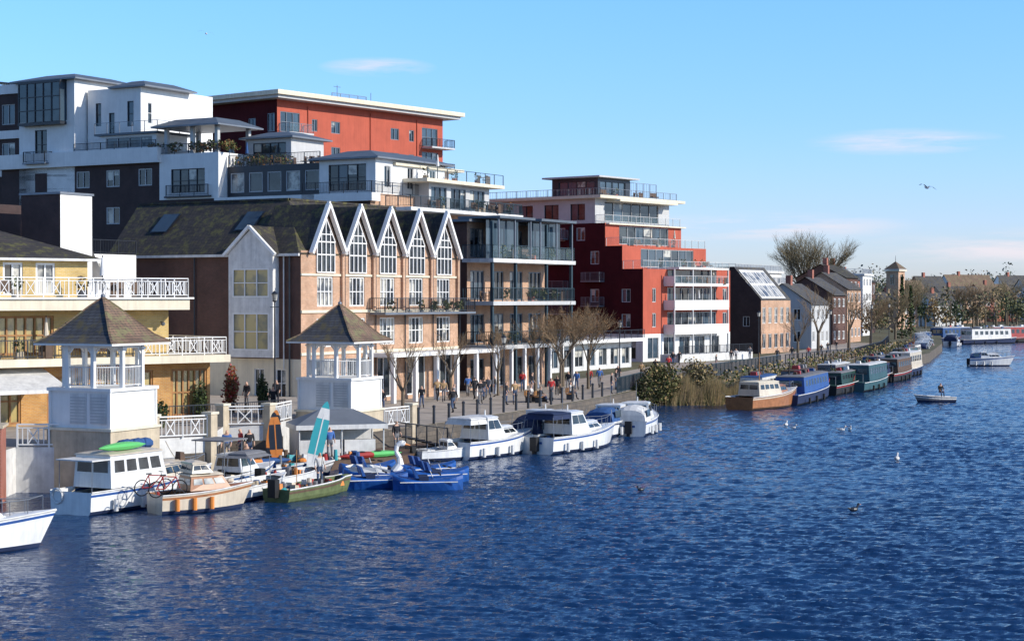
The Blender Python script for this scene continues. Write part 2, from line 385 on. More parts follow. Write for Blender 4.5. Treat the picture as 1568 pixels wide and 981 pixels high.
r=b['roof']; x0,x1,y0,y1=-.35,L+.2,-.1,17.6; i_=4.2; z0,z1=12.0,16.05
T=[(i_,i_,z1),(L-i_+1.5,i_,z1),(L-i_+1.5,18.5,z1),(i_,18.5,z1)]
Bq=[(x0,y0,z0),(x1,y0,z0),(x1,y1,z0),(x0,y1,z0)]
for i in range(4): r.face([Bq[i],Bq[(i+1)%4],T[(i+1)%4],T[i]],'tile')
r.face(T,'tile')
r.beam((x0,y0,z0-.06),(x0,y1,z0-.06),.16,.18,'whited'); r.beam((i_,i_,z1+.05),(i_,18.5,z1+.05),.25,.15,'tile'); r.beam((i_,i_,z1+.05),(L-i_+1.5,i_,z1+.05),.25,.15,'tile')
for yy in (6.3,14.2):
    for (dx,k,o) in ((0,'dark',.06),(.12,'glb',.09)):
        f=lambda yv,t:(x0+(i_-x0)*t-.05-o*.7,yv,z0+(z1-z0)*t+o)
        r.face([f(yy-.85+dx,.42+dx*.1),f(yy+.85-dx,.42+dx*.1),f(yy+.85-dx,.78-dx*.1),f(yy-.85+dx,.78-dx*.1)],k)
W=b['windows']; G=b['gables']
for g in gx:
    hw=1.955; zf=12.25; za=15.25
    b['walls'].face([(g-hw,0,zf),(g+hw,0,zf),(g,0,za)],'brick_tan')
    W.face([(g-1.05,-.03,10.8),(g+1.05,-.03,10.8),(g+1.05,-.03,12.95),(g,-.03,14.55),(g-1.05,-.03,12.95)],'gl')
    for xx in (-1.05,-.53,0,.53,1.05):
        zt=12.95+(1.05-abs(xx))*1.52; W.box(g+xx-.04,g+xx+.04,-.1,-.035,10.8,zt-.02,'white')
    for zz in (10.76,12.0,12.9): W.box(g-1.1,g+1.1,-.115,-.105,zz-.045,zz+.045,'white'); 
    W.box(g-.75,g+.75,-.113,-.105,13.4,13.47,'white')
    for sgn in (-1,1):
        W.beam((g+sgn*1.08,-.07,12.9),(g,-.07,14.6),.08,.1,'white',(0,1,0))
        G.beam((g+sgn*(hw+.08),-.33,zf-.2),(g,-.33,za+.3),.22,.34,'white',(0,1,0))
        G.face([(g+sgn*hw,-.4,zf+.1),(g,-.4,za+.32),(g,4.4,za+.32),(g+sgn*hw,4.4,zf+.1)],'tile')
    G.box(g-.09,g+.09,-.45,-.22,za+.1,za+.5,'white')
    b.slab(g+hw-.14,g+hw+.14,-.22,-.003,8.05,12.1,'brick_tan','piers'); b['pipes'].tube((g+hw+.3,-.1,2),(g+hw+.3,-.1,12.2),.05,.05,'dark',5)
b.slab(-.05,L+.05,-.12,-.003,7.9,8.1,'cream','bands'); b.slab(-.05,L+.05,-.1,-.003,10.5,10.65,'cream','bands'); b.slab(-.05,L,-.1,-.003,4.95,5.15,'cream','bands')
b.slab(8.2,L+.3,-1.5,-.13,7.72,7.88,'grey','balcony'); b.rail([(8.2,-.1),(8.2,-1.45),(L+.25,-1.45),(L+.25,-.1)],7.88,1.05,'dark','bars')
for i in range(9): b['balcony_plants'].leaves((random.uniform(8.5,L),-1.2,8.4),(.5,.25,.4),45,.12,['leafg','leafd','leafo'])
b.slab(7.5,L+2,-2.6,-.105,4.65,4.93,'white','arcade')
for i in range(6): b.slab(7.8+i*2.9,8.1+i*2.9,-2.5,-2.2,1.3,4.65,'white','arcade')
ya,yb=1.9,5.8
b.wall((-.7,ya),(0,1),(1,0),yb-ya,4.8,12.1,'whited',[(.35,3.55,9.0,11.0,st(g='gly',nx=3,nz=2,fw=.09)),(.35,3.55,5.3,7.9,st(g='gly',nx=3,nz=2,fw=.09))],.1)
o=b['oriel']; o.face([(-.7,ya,12.1),(-.7,yb,12.1),(-.7,(ya+yb)/2,13.75)],'whited')
o.face([(-.7,ya,4.8),(0,ya,4.8),(0,ya,12.1),(-.7,ya,12.1)],'whited'); o.face([(-.7,yb,4.8),(0,yb,4.8),(0,yb,12.1),(-.7,yb,12.1)],'whited'); o.face([(-.7,ya,4.8),(-.7,yb,4.8),(0,yb,4.8),(0,ya,4.8)],'whited')
for (p,q) in ((ya-.3,(ya+yb)/2),(yb+.3,(ya+yb)/2)):
    o.beam((-.85,p,11.95),(-.85,q,13.95),.2,.22,'white',(1,0,0)); o.face([(-.95,p,12.0),(-.95,q,14.0),(2.4,q,14.0),(2.4,p,12.0)],'tile')
b['pipes'].tube((-.12,.9,1.3),(-.12,.9,12),.07,.07,'dark'); b['pipes'].tube((-.12,1.4,4),(-.12,1.4,12),.05,.05,'whited'); b['pipes'].tube((-.12,9.4,4),(-.12,9.4,12),.06,.06,'dark')
b.end()

# ---------------------------------------------------------------- balcony apartments beside it
b=Bld('balcony_apartments',-3.7,145,30)
win=st(f='grey',g=['gl','gl','glb'],nx=3,nz=1,fw=.08)
fh=[]
for z in (1.5,5.2,8.8,12.3): fh+=rowh(13,4,2.2,z,z+2.4,win)
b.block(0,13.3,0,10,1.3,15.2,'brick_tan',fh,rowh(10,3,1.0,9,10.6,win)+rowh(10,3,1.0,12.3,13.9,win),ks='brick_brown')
b.slab(-.6,13.9,-.6,10,15.2,15.4,'grey')
for z in (12.0,8.5,4.9):
    b.slab(-.8,13.4,-3.0,-.01,z-.15,z+.17,'whited' if z>10 else 'ltgrey'); b.rail([(-.75,-.05),(-.75,-2.9),(13.3,-2.9),(13.3,-.05)],z+.17,1.1,'teal','glass' if z>10 else 'bars')
    b.clutter(.3,12.8,-2.2,-.8,z+.17,7)
for x in (-.6,3.2,8.5,13.0):
    b['columns'].box(x,x+.22,-2.8,-2.58,1.3,15.2,'teal')
for (x0,x1) in ((.2,5.5),(7.2,12.9)):
    b.slab(x0-.3,x1+.3,-3.2,.8,15.0+.45,15.65,'zinc','canopies')
    for x in (x0,(x0+x1)/2,x1): b['canopies'].box(x-.06,x+.06,-2.95,-2.83,12.2,15.45,'grey')
    b['canopies'].face([(x0,-1.7,12.2),(x1,-1.7,12.2),(x1,-1.7,15.4),(x0,-1.7,15.4)],'glb')
for z in (5.1,8.7,12.2):
    for i in range(4):
        b['planters'].leaves((1+random.random()*12,-2.6,z+.6),(.6,.25,.55),70,.12,['leafg','leafd','leafo'])
for x in (0,2.2,4.4,6.6,8.8,11,13): b.slab(x,x+.25,-3.0,-2.75,1.3,4.75,'white','arcade')
b.end()

# ---------------------------------------------------------------- yellow brick restaurant
b=Bld('yellow_brick_restaurant',-34.1,86.6,50)
wd=st(f='wood',g='gly',nx=6,nz=2,fw=.12); wh=st(f='white',g=['glc','gl'],nx=2,nz=1,fw=.12)
b.block(0,20,1,15,2.1,5.3,'brick_orange',[(2,5.5,2.2,4.7,wd),(7.5,11,2.2,4.7,wd),(12.5,14.8,2.2,4.7,wd),(15.6,18.9,2.2,4.9,wd)],roof='concrete')
b.block(20,22.8,1.4,10,2.1,5.3,'brick_orange',[(.3,2.6,2.2,4.9,wd)],eh=[(1,4,2.3,4.8,wd)])
b.slab(0,23.1,-.4,12,5.3,5.72,'cream'); b.rail([(17.2,-.25),(22.9,-.25),(22.9,9)],5.72,1.0,'white','x')
b.rail([(0,-.25),(17.0,-.25)],5.72,1.0,'dark','bars'); b.clutter(1,22,.0,1.0,5.72,6)
b.block(0,20,1.2,15,5.72,8.3,'brick_yellow',[(1,4.4,5.9,8.0,wd),(5.6,8.8,5.9,8.0,wd),(9.8,13.0,5.9,8.0,wd),(14,16.9,6.1,7.8,wd)])
b.slab(-.2,20.4,-.5,15,8.3,8.9,'cream'); b.slab(-.2,20.6,-.65,15.2,8.9,9.0,'white'); b.rail([(0,-.5),(20.3,-.5),(20.3,12)],9.0,1.05,'white','x')
b.block(0,15.9,3,12,9.0,11.1,'brick_yellow',[(x,x+1.15,9.1,10.9,wh) for x in (.6,2.3,4.0,5.8,7.5,9.2,10.9,12.8)])
b.hip(0,15.9,3,12,11.15,13.1,'tile',.6); b.clutter(1,20,0.2,2.4,9.0,8)
b['chimney'].box(4,5,7,8,12.4,14,'brick_red')
b['awning'].face([(8.2,-2.4,4.2),(12.2,-2.4,4.2),(12.2,.95,5.2),(8.2,.95,5.2)],'whited'); b['awning'].box(8.2,12.2,-2.45,-2.35,4.0,4.2,'whited')
for x in (8.3,12.1): b['awning'].tube((x,-2.35,2.1),(x,-2.35,4.1),.05,.05,'whited')
b.slab(0,20.3,-.45,-.41,8.45,8.5,'stone','trim')
for x in (1.5,7,13.6,19.4): b['wall_lamps'].tube((x,1.05,7.6),(x,.8,7.6),.03,.03,'dark'); b['wall_lamps'].sphere((x,.75,7.5),.13,'glc',8,5)
b['sign'].box(16.2,18.3,.9,.96,4.95,5.2,'redp'); b['sign'].box(16.3,18.2,.88,.897,4.99,5.16,'whited')
b.end()
b=Bld('white_stair_tower',-30.2,118,30); b.block(0,3.0,0,3.6,1.3,15.9,'white',ks='brick_dk'); b['walls'].face([(3.0,0,12.3),(4.6,0,9.5),(4.6,3,9.5),(3.0,3,12.3)],'white'); b.slab(-.1,3.1,-.1,3.7,15.9,16.05,'grey')
b.block(3.0,8.5,1,6,1.3,12.0,'white',[(1.2,2,10.4,11.4,st())]); b.rail([(3,1),(8.5,1)],12.0,1.0,'dark'); b.end()
b=Bld('brick_outbuilding',-37,118.5,30); b.block(0,7,0,8,1.3,15.4,'brick_dk',roof='grey'); b.end()

# ---------------------------------------------------------------- terraced apartment wing behind (white penthouses)
b=Bld('penthouse_apartment_wing',-12.2,152,30)
wg=st(f='ltgrey',g=['gl','glb'],nx=2,nz=1,fw=.08); wdk=st(f='dark',g=['gl','glb'],nx=4,nz=2,fw=.07)
sh=[]
for z in (15.9,19.4): 
    for y in (24.6,28.6,32.4): sh.append((y,y+1.7,z,z+1.6,st(f='ltgrey',g=['gl','glc'],nx=2,nz=1,fw=.1)))
b.block(0,16,23.7,44,1.3,21.5,'brick_brown',(),[(h[0]-23.7,h[1]-23.7,h[2],h[3],h[4]) for h in sh],ks='brick_dk')
b.block(0,16,0,23.7,1.3,18.0,'brick_tan',rowh(14,4,1.6,15,16.8,wg),(),ks='brick_dk')
b.slab(-.5,16,23.5,44,21.5,22.9,'white','bands')
b.block(.8,12,.0,6.0,18.0,21.1,'white',rowh(11,3,1.0,18.6,20.5,wg),[(1.0,5.0,18.3,20.6,wdk)]); b.hip(.8,12,0,6,21.15,21.9,'zinc',.7,2.5)
b.slab(-.5,.79,-.5,7,17.3,18.0,'white','bands'); b.rail([(-.4,7),(-.4,-.4),(14,-.4)],18.0,1.0,'dark','bars')
b.block(1.2,10,6,16.6,18.0,20.9,'dark',(),[(i*2.1+.3,i*2.1+1.9,18.5,20.3,st(f='ltgrey',g=['gl','glc'],nx=1,nz=1,fw=.1)) for i in range(5)]); b.slab(-.5,11,5.6,16.8,17.3,18.0,'white','bands')
b.rail([(1.2,6.2),(1.2,16.5)],20.9,1.0,'dark','bars'); b.clutter(1.6,5,6.8,16,20.9,8)
b.block(0,9,16.7,23.7,18.0,22.2,'white',(),[(1.6,5.6,18.6,20.8,wdk)]); b.rail([(-.25,17.7),(-.25,22.7)],18.3,1.0,'dark'); b.slab(-.3,-.01,17.5,22.9,18.15,18.3,'dark','bands')
for (xx,yy) in ((.5,17.2),(.5,20.1),(.5,23.2),(5,17.2),(5,23.2)): b['pergola'].box(xx,xx+.35,yy,yy+.35,22.2,24.7,'ltgrey')
b.hip(.2,5.6,17,23.8,24.8,25.5,'zinc',.6,1.6)
b.rail([(0,16.8),(0,23.6)],22.2,.9,'dark')
for _ in range(14): b['roof_garden'].leaves((random.uniform(.3,3),random.uniform(16,27),22.9),(.7,.8,.5),60,.16,['leafg','leafo','leafbr'])
for yy in (11,14):
    for _ in range(3): b['roof_garden'].leaves((2.5,yy+random.random()*3,21.5),(.7,.8,.6),60,.16,['leafbr','leafo','leafg'])
b.block(4,9,11.5,16.5,21.0,23.6,'ltgrey',(),[(.6,4.4,21.3,23.2,wdk)]); b.hip(4,9,11.5,16.5,23.7,24.3,'zinc',.6,2)
b.block(1.5,12,27.3,34,22.9,28.9,'white',[(1,1.6,25.5,27.5,st(g='gl',nx=1))],[(.9,1.7,25.2,27.6,st(f='dark',g='glb',nx=1)),(3.3,4.0,23.6,26.6,st(f='dark',g='gl',nx=1)),(5.0,5.7,25.4,27.6,st(f='dark',g='glb',nx=1))])
b.hip(1.5,8,26.8,30.5,29.0,29.6,'zinc',.5,1.6)
b.block(.6,5,24.6,31.5,22.9,24.3,'white',(),[(.5,6.3,23.1,24.1,st(f='ltgrey',g='glb',nx=4,nz=1))]); b.slab(.2,6,24.2,32,24.3,24.5,'zinc'); b.rail([(.3,32),(.3,24.2),(5,24.2)],24.5,1.0,'grey','glass')
b.rail([(-.4,23.8),(-.4,34)],22.9,.7,'dark')
b.block(0,9,34.3,41.6,1.3,29.9,'white',(),[(1.0,6.4,26.0,29.6,st(f='dark',g=['glb'],nx=4,nz=3,fw=.13)),(3.6,5.2,22.4,25.2,st(f='dark',g='gl',nx=2,nz=2)),(3.6,5.2,18,21,st(f='dark',g='gl',nx=2,nz=2))])
b.hip(-.1,9,34.1,41.8,30.0,30.7,'zinc',.5,2.5)
b['bay'].box(-.9,-.02,35.3,40.9,25.6,25.85,'dark'); b['bay'].box(-.9,-.02,35.3,40.9,29.6,29.85,'dark')
for y in np.linspace(35.4,40.8,6): b['bay'].box(-.88,-.8,y-.05,y+.05,25.85,29.6,'dark')
for z in (27,28.3): b['bay'].box(-.87,-.81,35.3,40.9,z-.04,z+.04,'dark')
b['bay'].face([(-.8,35.4,25.9),(-.8,40.8,25.9),(-.8,40.8,29.6),(-.8,35.4,29.6)],'gl'); b['bay'].face([(-.8,35.4,25.9),(0,35.4,25.9),(0,35.4,29.6),(-.8,35.4,29.6)],'glb')
for z in (22.0,17.6): b.slab(-1.0,-.01,37.2,40.2,z-.15,z,'grey','balcony'); b.rail([(-.02,37.3),(-.95,37.3),(-.95,40.1),(-.02,40.1)],z,1.05,'dark')
b.block(.5,10,41.6,54,1.3,29.0,'brick_dk',(),rowh(12,3,1.8,26,28,wg)+rowh(12,3,1.8,22.2,24.2,wg)+rowh(12,3,1.8,18.4,20.4,wg))
b.slab(.3,10,41.6,54,29.0,29.9,'white','bands'); b.slab(.3,.49,41.6,54,24.6,25.4,'white','bands'); b.slab(.3,.49,41.6,54,20.9,21.5,'white','bands')
b['roof'].face([(.3,41.6,29.9),(.3,54,31.5),(10,54,31.5),(10,41.6,29.9)],'white')
b.block(4,14,.8,8,18.05,20.6,'brick_tan',[(5,9,18.3,20.2,wg)]); b.slab(3.5,15,-.3,8,20.6,20.85,'cream')
b.block(7,17.5,-1.5,5,16.8,19.2,'ltgrey',rowh(10,3,2.6,17.0,18.9,st(f='grey',g=['glb','gl'],nx=3,nz=1))); b.slab(5,18.5,-2.6,5.5,19.2,19.5,'cream'); b.rail([(5.2,-2.5),(18.4,-2.5)],19.5,.95,'teal','glass'); b.clutter(6,18,-2,-.8,19.5,5)
b.block(2,20,-1,4,1.3,16.5,'brick_tan',rowh(18,6,1.5,13,15,wg)); b.slab(1.5,21,-3.2,4,16.5,16.8,'whited'); b.rail([(1.6,-.5),(1.6,-3.1),(20.9,-3.1),(20.9,0)],16.8,1.0,'teal','bars'); b.clutter(2,20,-2.8,-1.8,16.8,8)
b.end()

# ---------------------------------------------------------------- red apartment tower
b=Bld('red_apartment_tower',-26.6,200,38)
wr=st(f='grey',g=['glb','gl'],nx=2,nz=1,fw=.08)
fh=[];sh=[]
for z in (28.2,25.2,22.2,19.2):
    for x in (5.6,8.8,19.2,22.6): fh.append((x,x+1.5 if x in(8.8,19.2) else x+.9,z,z+1.4,wr))
    fh.append((.5,3.6,z-.4,z+1.9,st(f='grey',g=['glb'],nx=3,nz=2,fw=.08))); fh.append((25,28,z-.4,z+1.9,st(f='grey',g=['glb'],nx=3,nz=2,fw=.08)))
    for y in (3.5,7.0,11.5): sh.append((y,y+1.2,z,z+1.3,wr))
    sh.append((.4,1.6,z-.4,z+1.7,wr))
b.block(0,29,0,13.5,1.3,31.4,'red',fh,sh,ks='red_shaded')
b.slab(-1.4,30.6,-1.6,15.2,31.4,31.75,'ltgrey'); b.slab(-1.8,31,-2.0,15.6,31.75,32.25,'cream'); b.slab(.5,28.5,.5,13,32.25,32.5,'zinc')
for z in (27.7,24.7,21.7):
    for (x0,x1) in ((.3,4.2),(25,29.4)): 
        b.slab(x0,x1,-1.7,-.01,z-.2,z,'ltgrey'); b.rail([(x0+.05,-.05),(x0+.05,-1.65),(x1-.05,-1.65),(x1-.05,-.05)],z,1.0,'grey' if x0<1 else 'dark','glass' if x0<1 else 'bars')
b['aerial'].tube((14,4,32.5),(14,4,34.6),.04,.04,'grey'); b['aerial'].tube((13.4,4,34.4),(14.6,4,34.4),.03,.03,'grey'); b['aerial'].tube((20,4,32.5),(20,4,34.2),.04,.04,'grey'); 
b.rail([(11,2),(17,2)],32.5,.8,'grey')
for x in (4.9,15.5,24): b['pipes'].tube((x,-.08,2),(x,-.08,31),.06,.06,'red',5)
b.end()

# ---------------------------------------------------------------- red balcony apartments
b=Bld('red_balcony_apartments',15.6,210,38)
wk=st(f='ltgrey',g=['gl','glb','gl'],nx=2,nz=1,fw=.09)
def sidew(y0,zs,ys): return [(y-y0,y-y0+1.3,z,z+1.6,wk) for z in zs for y in ys]
fA=[(2.0,2.8,z,z+1.7,wk) for z in (5.4,8.4)]+[(18.2,19.2,z,z+1.7,wk) for z in (5.4,8.4)]+[(5.3,16.6,z,z+2.3,st(f='ltgrey',g=['glb','gl'],nx=7,nz=1,fw=.1)) for z in (4.9,7.9)]
b.block(0,20,0,28,4.6,12.4,'red',fA,sidew(0,(5.4,8.4),(1.8,6.4,10.5,14.6,19,23)),ks='red_shaded')
b.block(0,20,0,28,1.3,4.6,'white',[(x,x+2.4,1.6,4.2,wk) for x in (1,4.5,8,11.5,15)],[(x,x+2.4,1.6,4.2,wk) for x in (1,4.5,8,11.5,15)])
b.block(0,19,3,28,12.4,15.2,'red',[(4,16,12.7,14.9,st(f='ltgrey',g=['glb'],nx=7,nz=1))],sidew(3,(13,),(6.4,10.5,14.6,19,23)),ks='red_shaded')
b.block(0,17,5.5,28,15.2,18.0,'red',[(3,14,15.5,17.7,st(f='ltgrey',g=['glb','gl'],nx=6,nz=1))],sidew(5.5,(15.9,),(8.5,11.5,14.6,19,23)),ks='red_shaded')
b.block(0,16.5,7,36,18.0,21.0,'ltgrey',[(2,14,18.3,20.7,st(f='ltgrey',g=['glb','gl'],nx=6,nz=1))],[(y,y+2.2,18.4,20.4,st(f='dark',g=['gl','glb'],nx=2,nz=1)) for y in (1.5,5.5,9.5,13.5,17.5,21.5,25.5)])
b.block(0,15,28,44,1.3,18.0,'brick_dk'); b.block(0,15,36,44,18,21,'ltgrey',(),[(y,y+2.2,18.4,20.4,st(f='dark',g=['gl'],nx=2)) for y in (1,5)])
b.slab(-1.0,18,5.5,44,21.0,21.35,'cream'); b.rail([(0,40),(0,6.2),(17,6.2)],21.35,.9,'grey','bars',.4); b.clutter(.8,14,6.8,10,21.35,6)
b.block(2,9,8,15,21.35,23.7,'dark',[(.5,6,21.6,23.3,st(f='dark',g='glb',nx=4))],[(.5,6,21.6,23.3,st(f='dark',g='glb',nx=4))]); b.slab(1.2,10,7.2,16,23.7,23.9,'ltgrey'); b.rail([(9,8),(15,8)],21.4,2.0,'grey','bars',.5)
for (y0,z,x1) in ((-1.6,4.75,17),(-1.6,7.7,17),(-1.6,10.6,17)):
    b.slab(4.5,x1,y0,-.01,z-.25,z,'white','balconies')
    b['balconies'].box(4.5,x1,y0-.06,y0,z,z+(.95 if z<9 else .1),'white'); b['balconies'].box(4.44,4.5,y0,-.02,z,z+.95,'white')
    if z>9: b.rail([(4.5,y0+.05),(x1,y0+.05)],z,1.0,'ltgrey','glass')
    b.clutter(5,x1-.6,y0+.4,-.4,z,5)
for x in (4.45,8.6,12.8,16.9): b['balconies'].box(x,x+.16,-1.58,-1.42,1.3,12.4,'ltgrey')
b['balconies'].face([(5.3,-.05,10.7),(16.6,-.05,10.7),(16.6,-.05,12.3),(5.3,-.05,12.3)],'glb')
b['balconies'].box(5.3,16.8,-1.7,2.9,12.4,12.65,'white')
b.rail([(.1,2.9),(.1,.1),(19.9,.1)],12.4,1.0,'ltgrey','glass'); b.rail([(.1,5.4),(.1,3.1),(18.9,3.1)],15.2,1.0,'ltgrey','glass'); b.rail([(.1,6.9),(.1,5.6),(16.9,5.6)],18.0,1.0,'ltgrey','glass')
b.clutter(1,18,.6,2.4,12.65,6); b.clutter(1,17,3.4,5,15.2,6)
b.slab(.2,17.4,5.0,7,17.82,17.98,'cream'); b.slab(3,15,3.6,5.5,15.05,15.18,'white'); b.slab(2.5,15.5,5.0,7,20.7,20.98,'cream')
for z in (13.2,16.2,10.0,7.0):  b.slab(-1.1,-.01,11,14.5,z-.15,z,'grey','balcony'); b.rail([(-.02,11.05),(-1.05,11.05),(-1.05,14.45),(-.02,14.45)],z,1.0,'grey','bars')
for z in (8.0,11.0):  b.slab(-1.1,-.01,5.6,8.4,z-.15,z,'grey','balcony'); b.rail([(-.02,5.65),(-1.05,5.65),(-1.05,8.35),(-.02,8.35)],z,1.0,'grey','bars')
b['terrace'].box(1,18,-4.5,-1.8,1.3,2.2,'whited'); b.rail([(1,-4.4),(18,-4.4)],2.2,1.0,'dark')
b.end()
b=Bld('white_riverside_pavilion',2.2,176,30)
b.block(0,22,0,9,1.3,4.2,'whited',rowh(22,8,1.9,1.7,3.6,wk),rowh(9,3,1.6,1.7,3.6,wk)); b.slab(-.5,22.5,-1.5,9,4.2,4.55,'white'); b.rail([(-.4,-1.4),(22.4,-1.4)],4.55,.9,'dark','bars',.3); b.end()

# ---------------------------------------------------------------- brown house with sloped glazing
b=Bld('brown_brick_riverside_house',33.9,240,30)
b.block(0,11,0,13,1.3,8.6,'brick_tan',rowh(11,5,1.2,2,4,wk)+rowh(11,5,1.2,5.4,7.6,st(f='white',g='glc')),rowh(13,3,1,5,6.4,wk),ks='brick_dk')  # same brick all round; side shade put into the darker colour
r=b['roof']; r.face([(0,0,8.6),(0,13,8.6),(0,13,13),(0,4,13.2)],'brick_dk'); r.face([(0,-.1,8.6),(11,-.1,8.6),(11,4,13.2),(0,4,13.2)],'slate'); r.face([(0,4,13.2),(11,4,13.2),(11,13,13),(0,13,13)],'slate')
A,B_,C,D=(0,-.1,8.6),(11,-.1,8.6),(11,4,13.2),(0,4,13.2)
r.panel(A,B_,C,D,.05,.85,.05,.9,.06,'white')
for i in range(5):
    for j in range(2): r.panel(A,B_,C,D,.08+i*.155,.08+i*.155+.12,.1+j*.4,.43+j*.4,.1,'glc')
b.end()

def simple_house(name,x,y,th,L,D,h,rh,wk_,rk,fl,n,white=True,flat=False):
    b=Bld(name,x,y,th); t=st(f='white' if white else 'dark',g=['gl','glc'],nx=2,nz=1,fw=.12); fh=[];sh=[]
    for i in range(fl):
        z=1.3+h*(i+.3)/fl; z2=1.3+h*(i+.82)/fl; fh+=rowh(L,n,L/n*.5,z,z2,t); sh+=rowh(D,max(2,int(D/4)),1.2,z,z2,t)
    b.block(0,L,0,D,1.3,1.3+h,wk_,fh,sh)
    if flat: b.slab(-.4,L+.4,-.4,D,1.3+h,1.7+h,'whited'); b.rail([(0,D),(0,0),(L,0)],1.7+h,1.0,'ltgrey')
    else:
        r=b['roof']; z0=1.3+h; 
        r.face([(-.3,-.4,z0),(L+.3,-.4,z0),(L+.3,D/2,z0+rh),(-.3,D/2,z0+rh)],rk); r.face([(-.3,D+.4,z0),(L+.3,D+.4,z0),(L+.3,D/2,z0+rh),(-.3,D/2,z0+rh)],rk)
        for X in (0,L): b['walls'].face([(X,0,z0),(X,D,z0),(X,D/2,z0+rh-.1)],wk_)
        b['chimney'].box(L*.3,L*.3+.9,D/2-.4,D/2+.4,z0+rh*.7,z0+rh+1.2,'brick_red')
    b.end()
simple_house('terraced_apartments',38,268,27,12,13,9.4,2,'brick_dk','slate',3,4,flat=True)
simple_house('slate_roofed_house',44.5,262,27,9,9,6.6,3.2,'ltgrey','slate',2,4)
simple_house('white_flat_roofed_apartments',38,300,26,26,12,12.0,2,'white','slate',3,8,flat=True)
simple_house('brick_townhouse',52,286,26,8,9,8,3,'brick_brown','slate',3,3)
simple_house('brick_townhouse',57,300,26,9,9,9,3,'brick_tan','slate',3,4)
simple_house('rendered_townhouse',60,318,26,9,9,11.2,2.5,'brick_brown','tile',3,3)
simple_house('red_brick_townhouse',64,335,26,8,8,11,3,'brick_red','slate',3,3)
simple_house('white_townhouse',70,352,24,8,9,12,2,'white','slate',4,3,flat=True)
simple_house('brick_office',74,372,24,12,10,11,2,'brick_brown','slate',3,5)
for (x,y,l,h) in ((128,520,16,11),(150,560,14,12),(112,468,10,9),(176,600,18,14),(205,640,14,14),(92,430,9,9),(120,545,12,13),(190,575,10,11),(160,640,22,16),(140,600,12,15),(185,660,16,16),(168,545,12,9),(215,690,20,17)):
    simple_house('distant_house',x,y,60,l,9,h*.62,h*.38,random.choice(['white','brick_red','brick_tan','whited']),random.choice(['slate','shingle']),2,4)
b=Bld('campanile',92,420,40)
b.block(0,3.2,0,3.2,1.3,15.2,'brick_tan',[(1,2.2,12,14.4,st(f='cream',nx=2,nz=1))],[(1,2.2,12,14.4,st(f='cream',nx=2,nz=1))]); b.slab(-.4,3.6,-.4,3.6,15.2,15.5,'cream'); b.hip(0,3.2,0,3.2,15.7,17.6,'shingle',.4); b['finial'].tube((1.6,1.6,17.4),(1.6,1.6,19),.08,.03,'dark'); b.end()

# ---------------------------------------------------------------- gazebos
def gazebo(x,y,zb):
    b=Bld('riverside_gazebo',x,y,25,zb-2.1); s=3.4
    b['plinth'].box(-.12,s+.12,-.12,s+.12,-1.0,2.9,'stone'); b['plinth'].box(-.2,s+.2,-.2,s+.2,2.9,3.02,'cream')
    B=b['base']; B.box(0,s,0,s,3.02,4.7,'white')
    for i in range(1,3):
        B.box(-.025,-.003,s*i/3-.95,s*i/3,3.2,4.6,'whited')
        for j in range(9): B.box(-.05,-.028,s*i/3-.9,s*i/3-.05,3.25+j*.14,3.25+j*.14+.08,'ltgrey')
    B.box(-.12,s+.12,-.12,s+.12,4.7,4.85,'white')
    for xx in (0,s): 
        for yy in (0,s): B.box(xx-.06,xx+.06,yy-.06,yy+.06,3.02,4.7,'white')
    c=s/2; ch=.95; pts=[(ch,0),(s-ch,0),(s,ch),(s,s-ch),(s-ch,s),(ch,s),(0,s-ch),(0,ch)]
    pts=[(px*.97+c*.03,py*.97+c*.03) for px,py in pts]
    for p in pts:
        b['columns'].box(p[0]-.09,p[0]+.09,p[1]-.09,p[1]+.09,4.85,6.85,'white'); b['columns'].box(p[0]-.14,p[0]+.14,p[1]-.14,p[1]+.14,6.6,6.7,'white')
    rails(b['railing'],[(p[0],p[1],4.85) for p in pts+[pts[0]]],.95,'whited','bars',.11)
    for p,q in zip(pts,pts[1:]+pts[:1]):
        b['frieze'].beam((p[0],p[1],6.78),(q[0],q[1],6.78),.1,.22,'white')
        for t in (0,1):
            A=Vector((p[0],p[1],6.3)); Q=Vector((q[0],q[1],6.3)); m=(A.lerp(Q,.22) if t==0 else Q.lerp(A,.22)); m.z=6.68
            b['frieze'].beam(A if t==0 else Q,m,.06,.06,'white')
    r=b['roof']; prof=[(1.31,6.9),(.98,7.25),(.62,7.9),(.3,8.5),(.0,9.0)]
    rings=[]
    for f,z in prof:
        h=c*f+.02; rings.append([(c-h,c-h,z),(c+h,c-h,z),(c+h,c+h,z),(c-h,c+h,z)])
    r.loft(rings,['shingle','slate','slate','slate'],True); h=c*1.31  # brown on the sunlit front slope, grey elsewhere: sun and shade put into colour
    r.box(c-h,c+h,c-h,c+h,6.80,6.89,'white'); r.sphere((c,c,9.05),.12,'grey'); r.tube((c,c,9.1),(c,c,9.4),.03,.01,'grey')
    for sx,sy in ((-1,-1),(1,-1),(1,1),(-1,1)):
        for (f0,z0),(f1,z1) in zip(prof[:-1],prof[1:]): r.beam((c+sx*c*f0,c+sy*c*f0,z0+.03),(c+sx*c*f1,c+sy*c*f1,z1+.03),.1,.06,'shingle')
    b.end()
gazebo(-18.25,80,2.1); gazebo(-9.06,99,1.7)

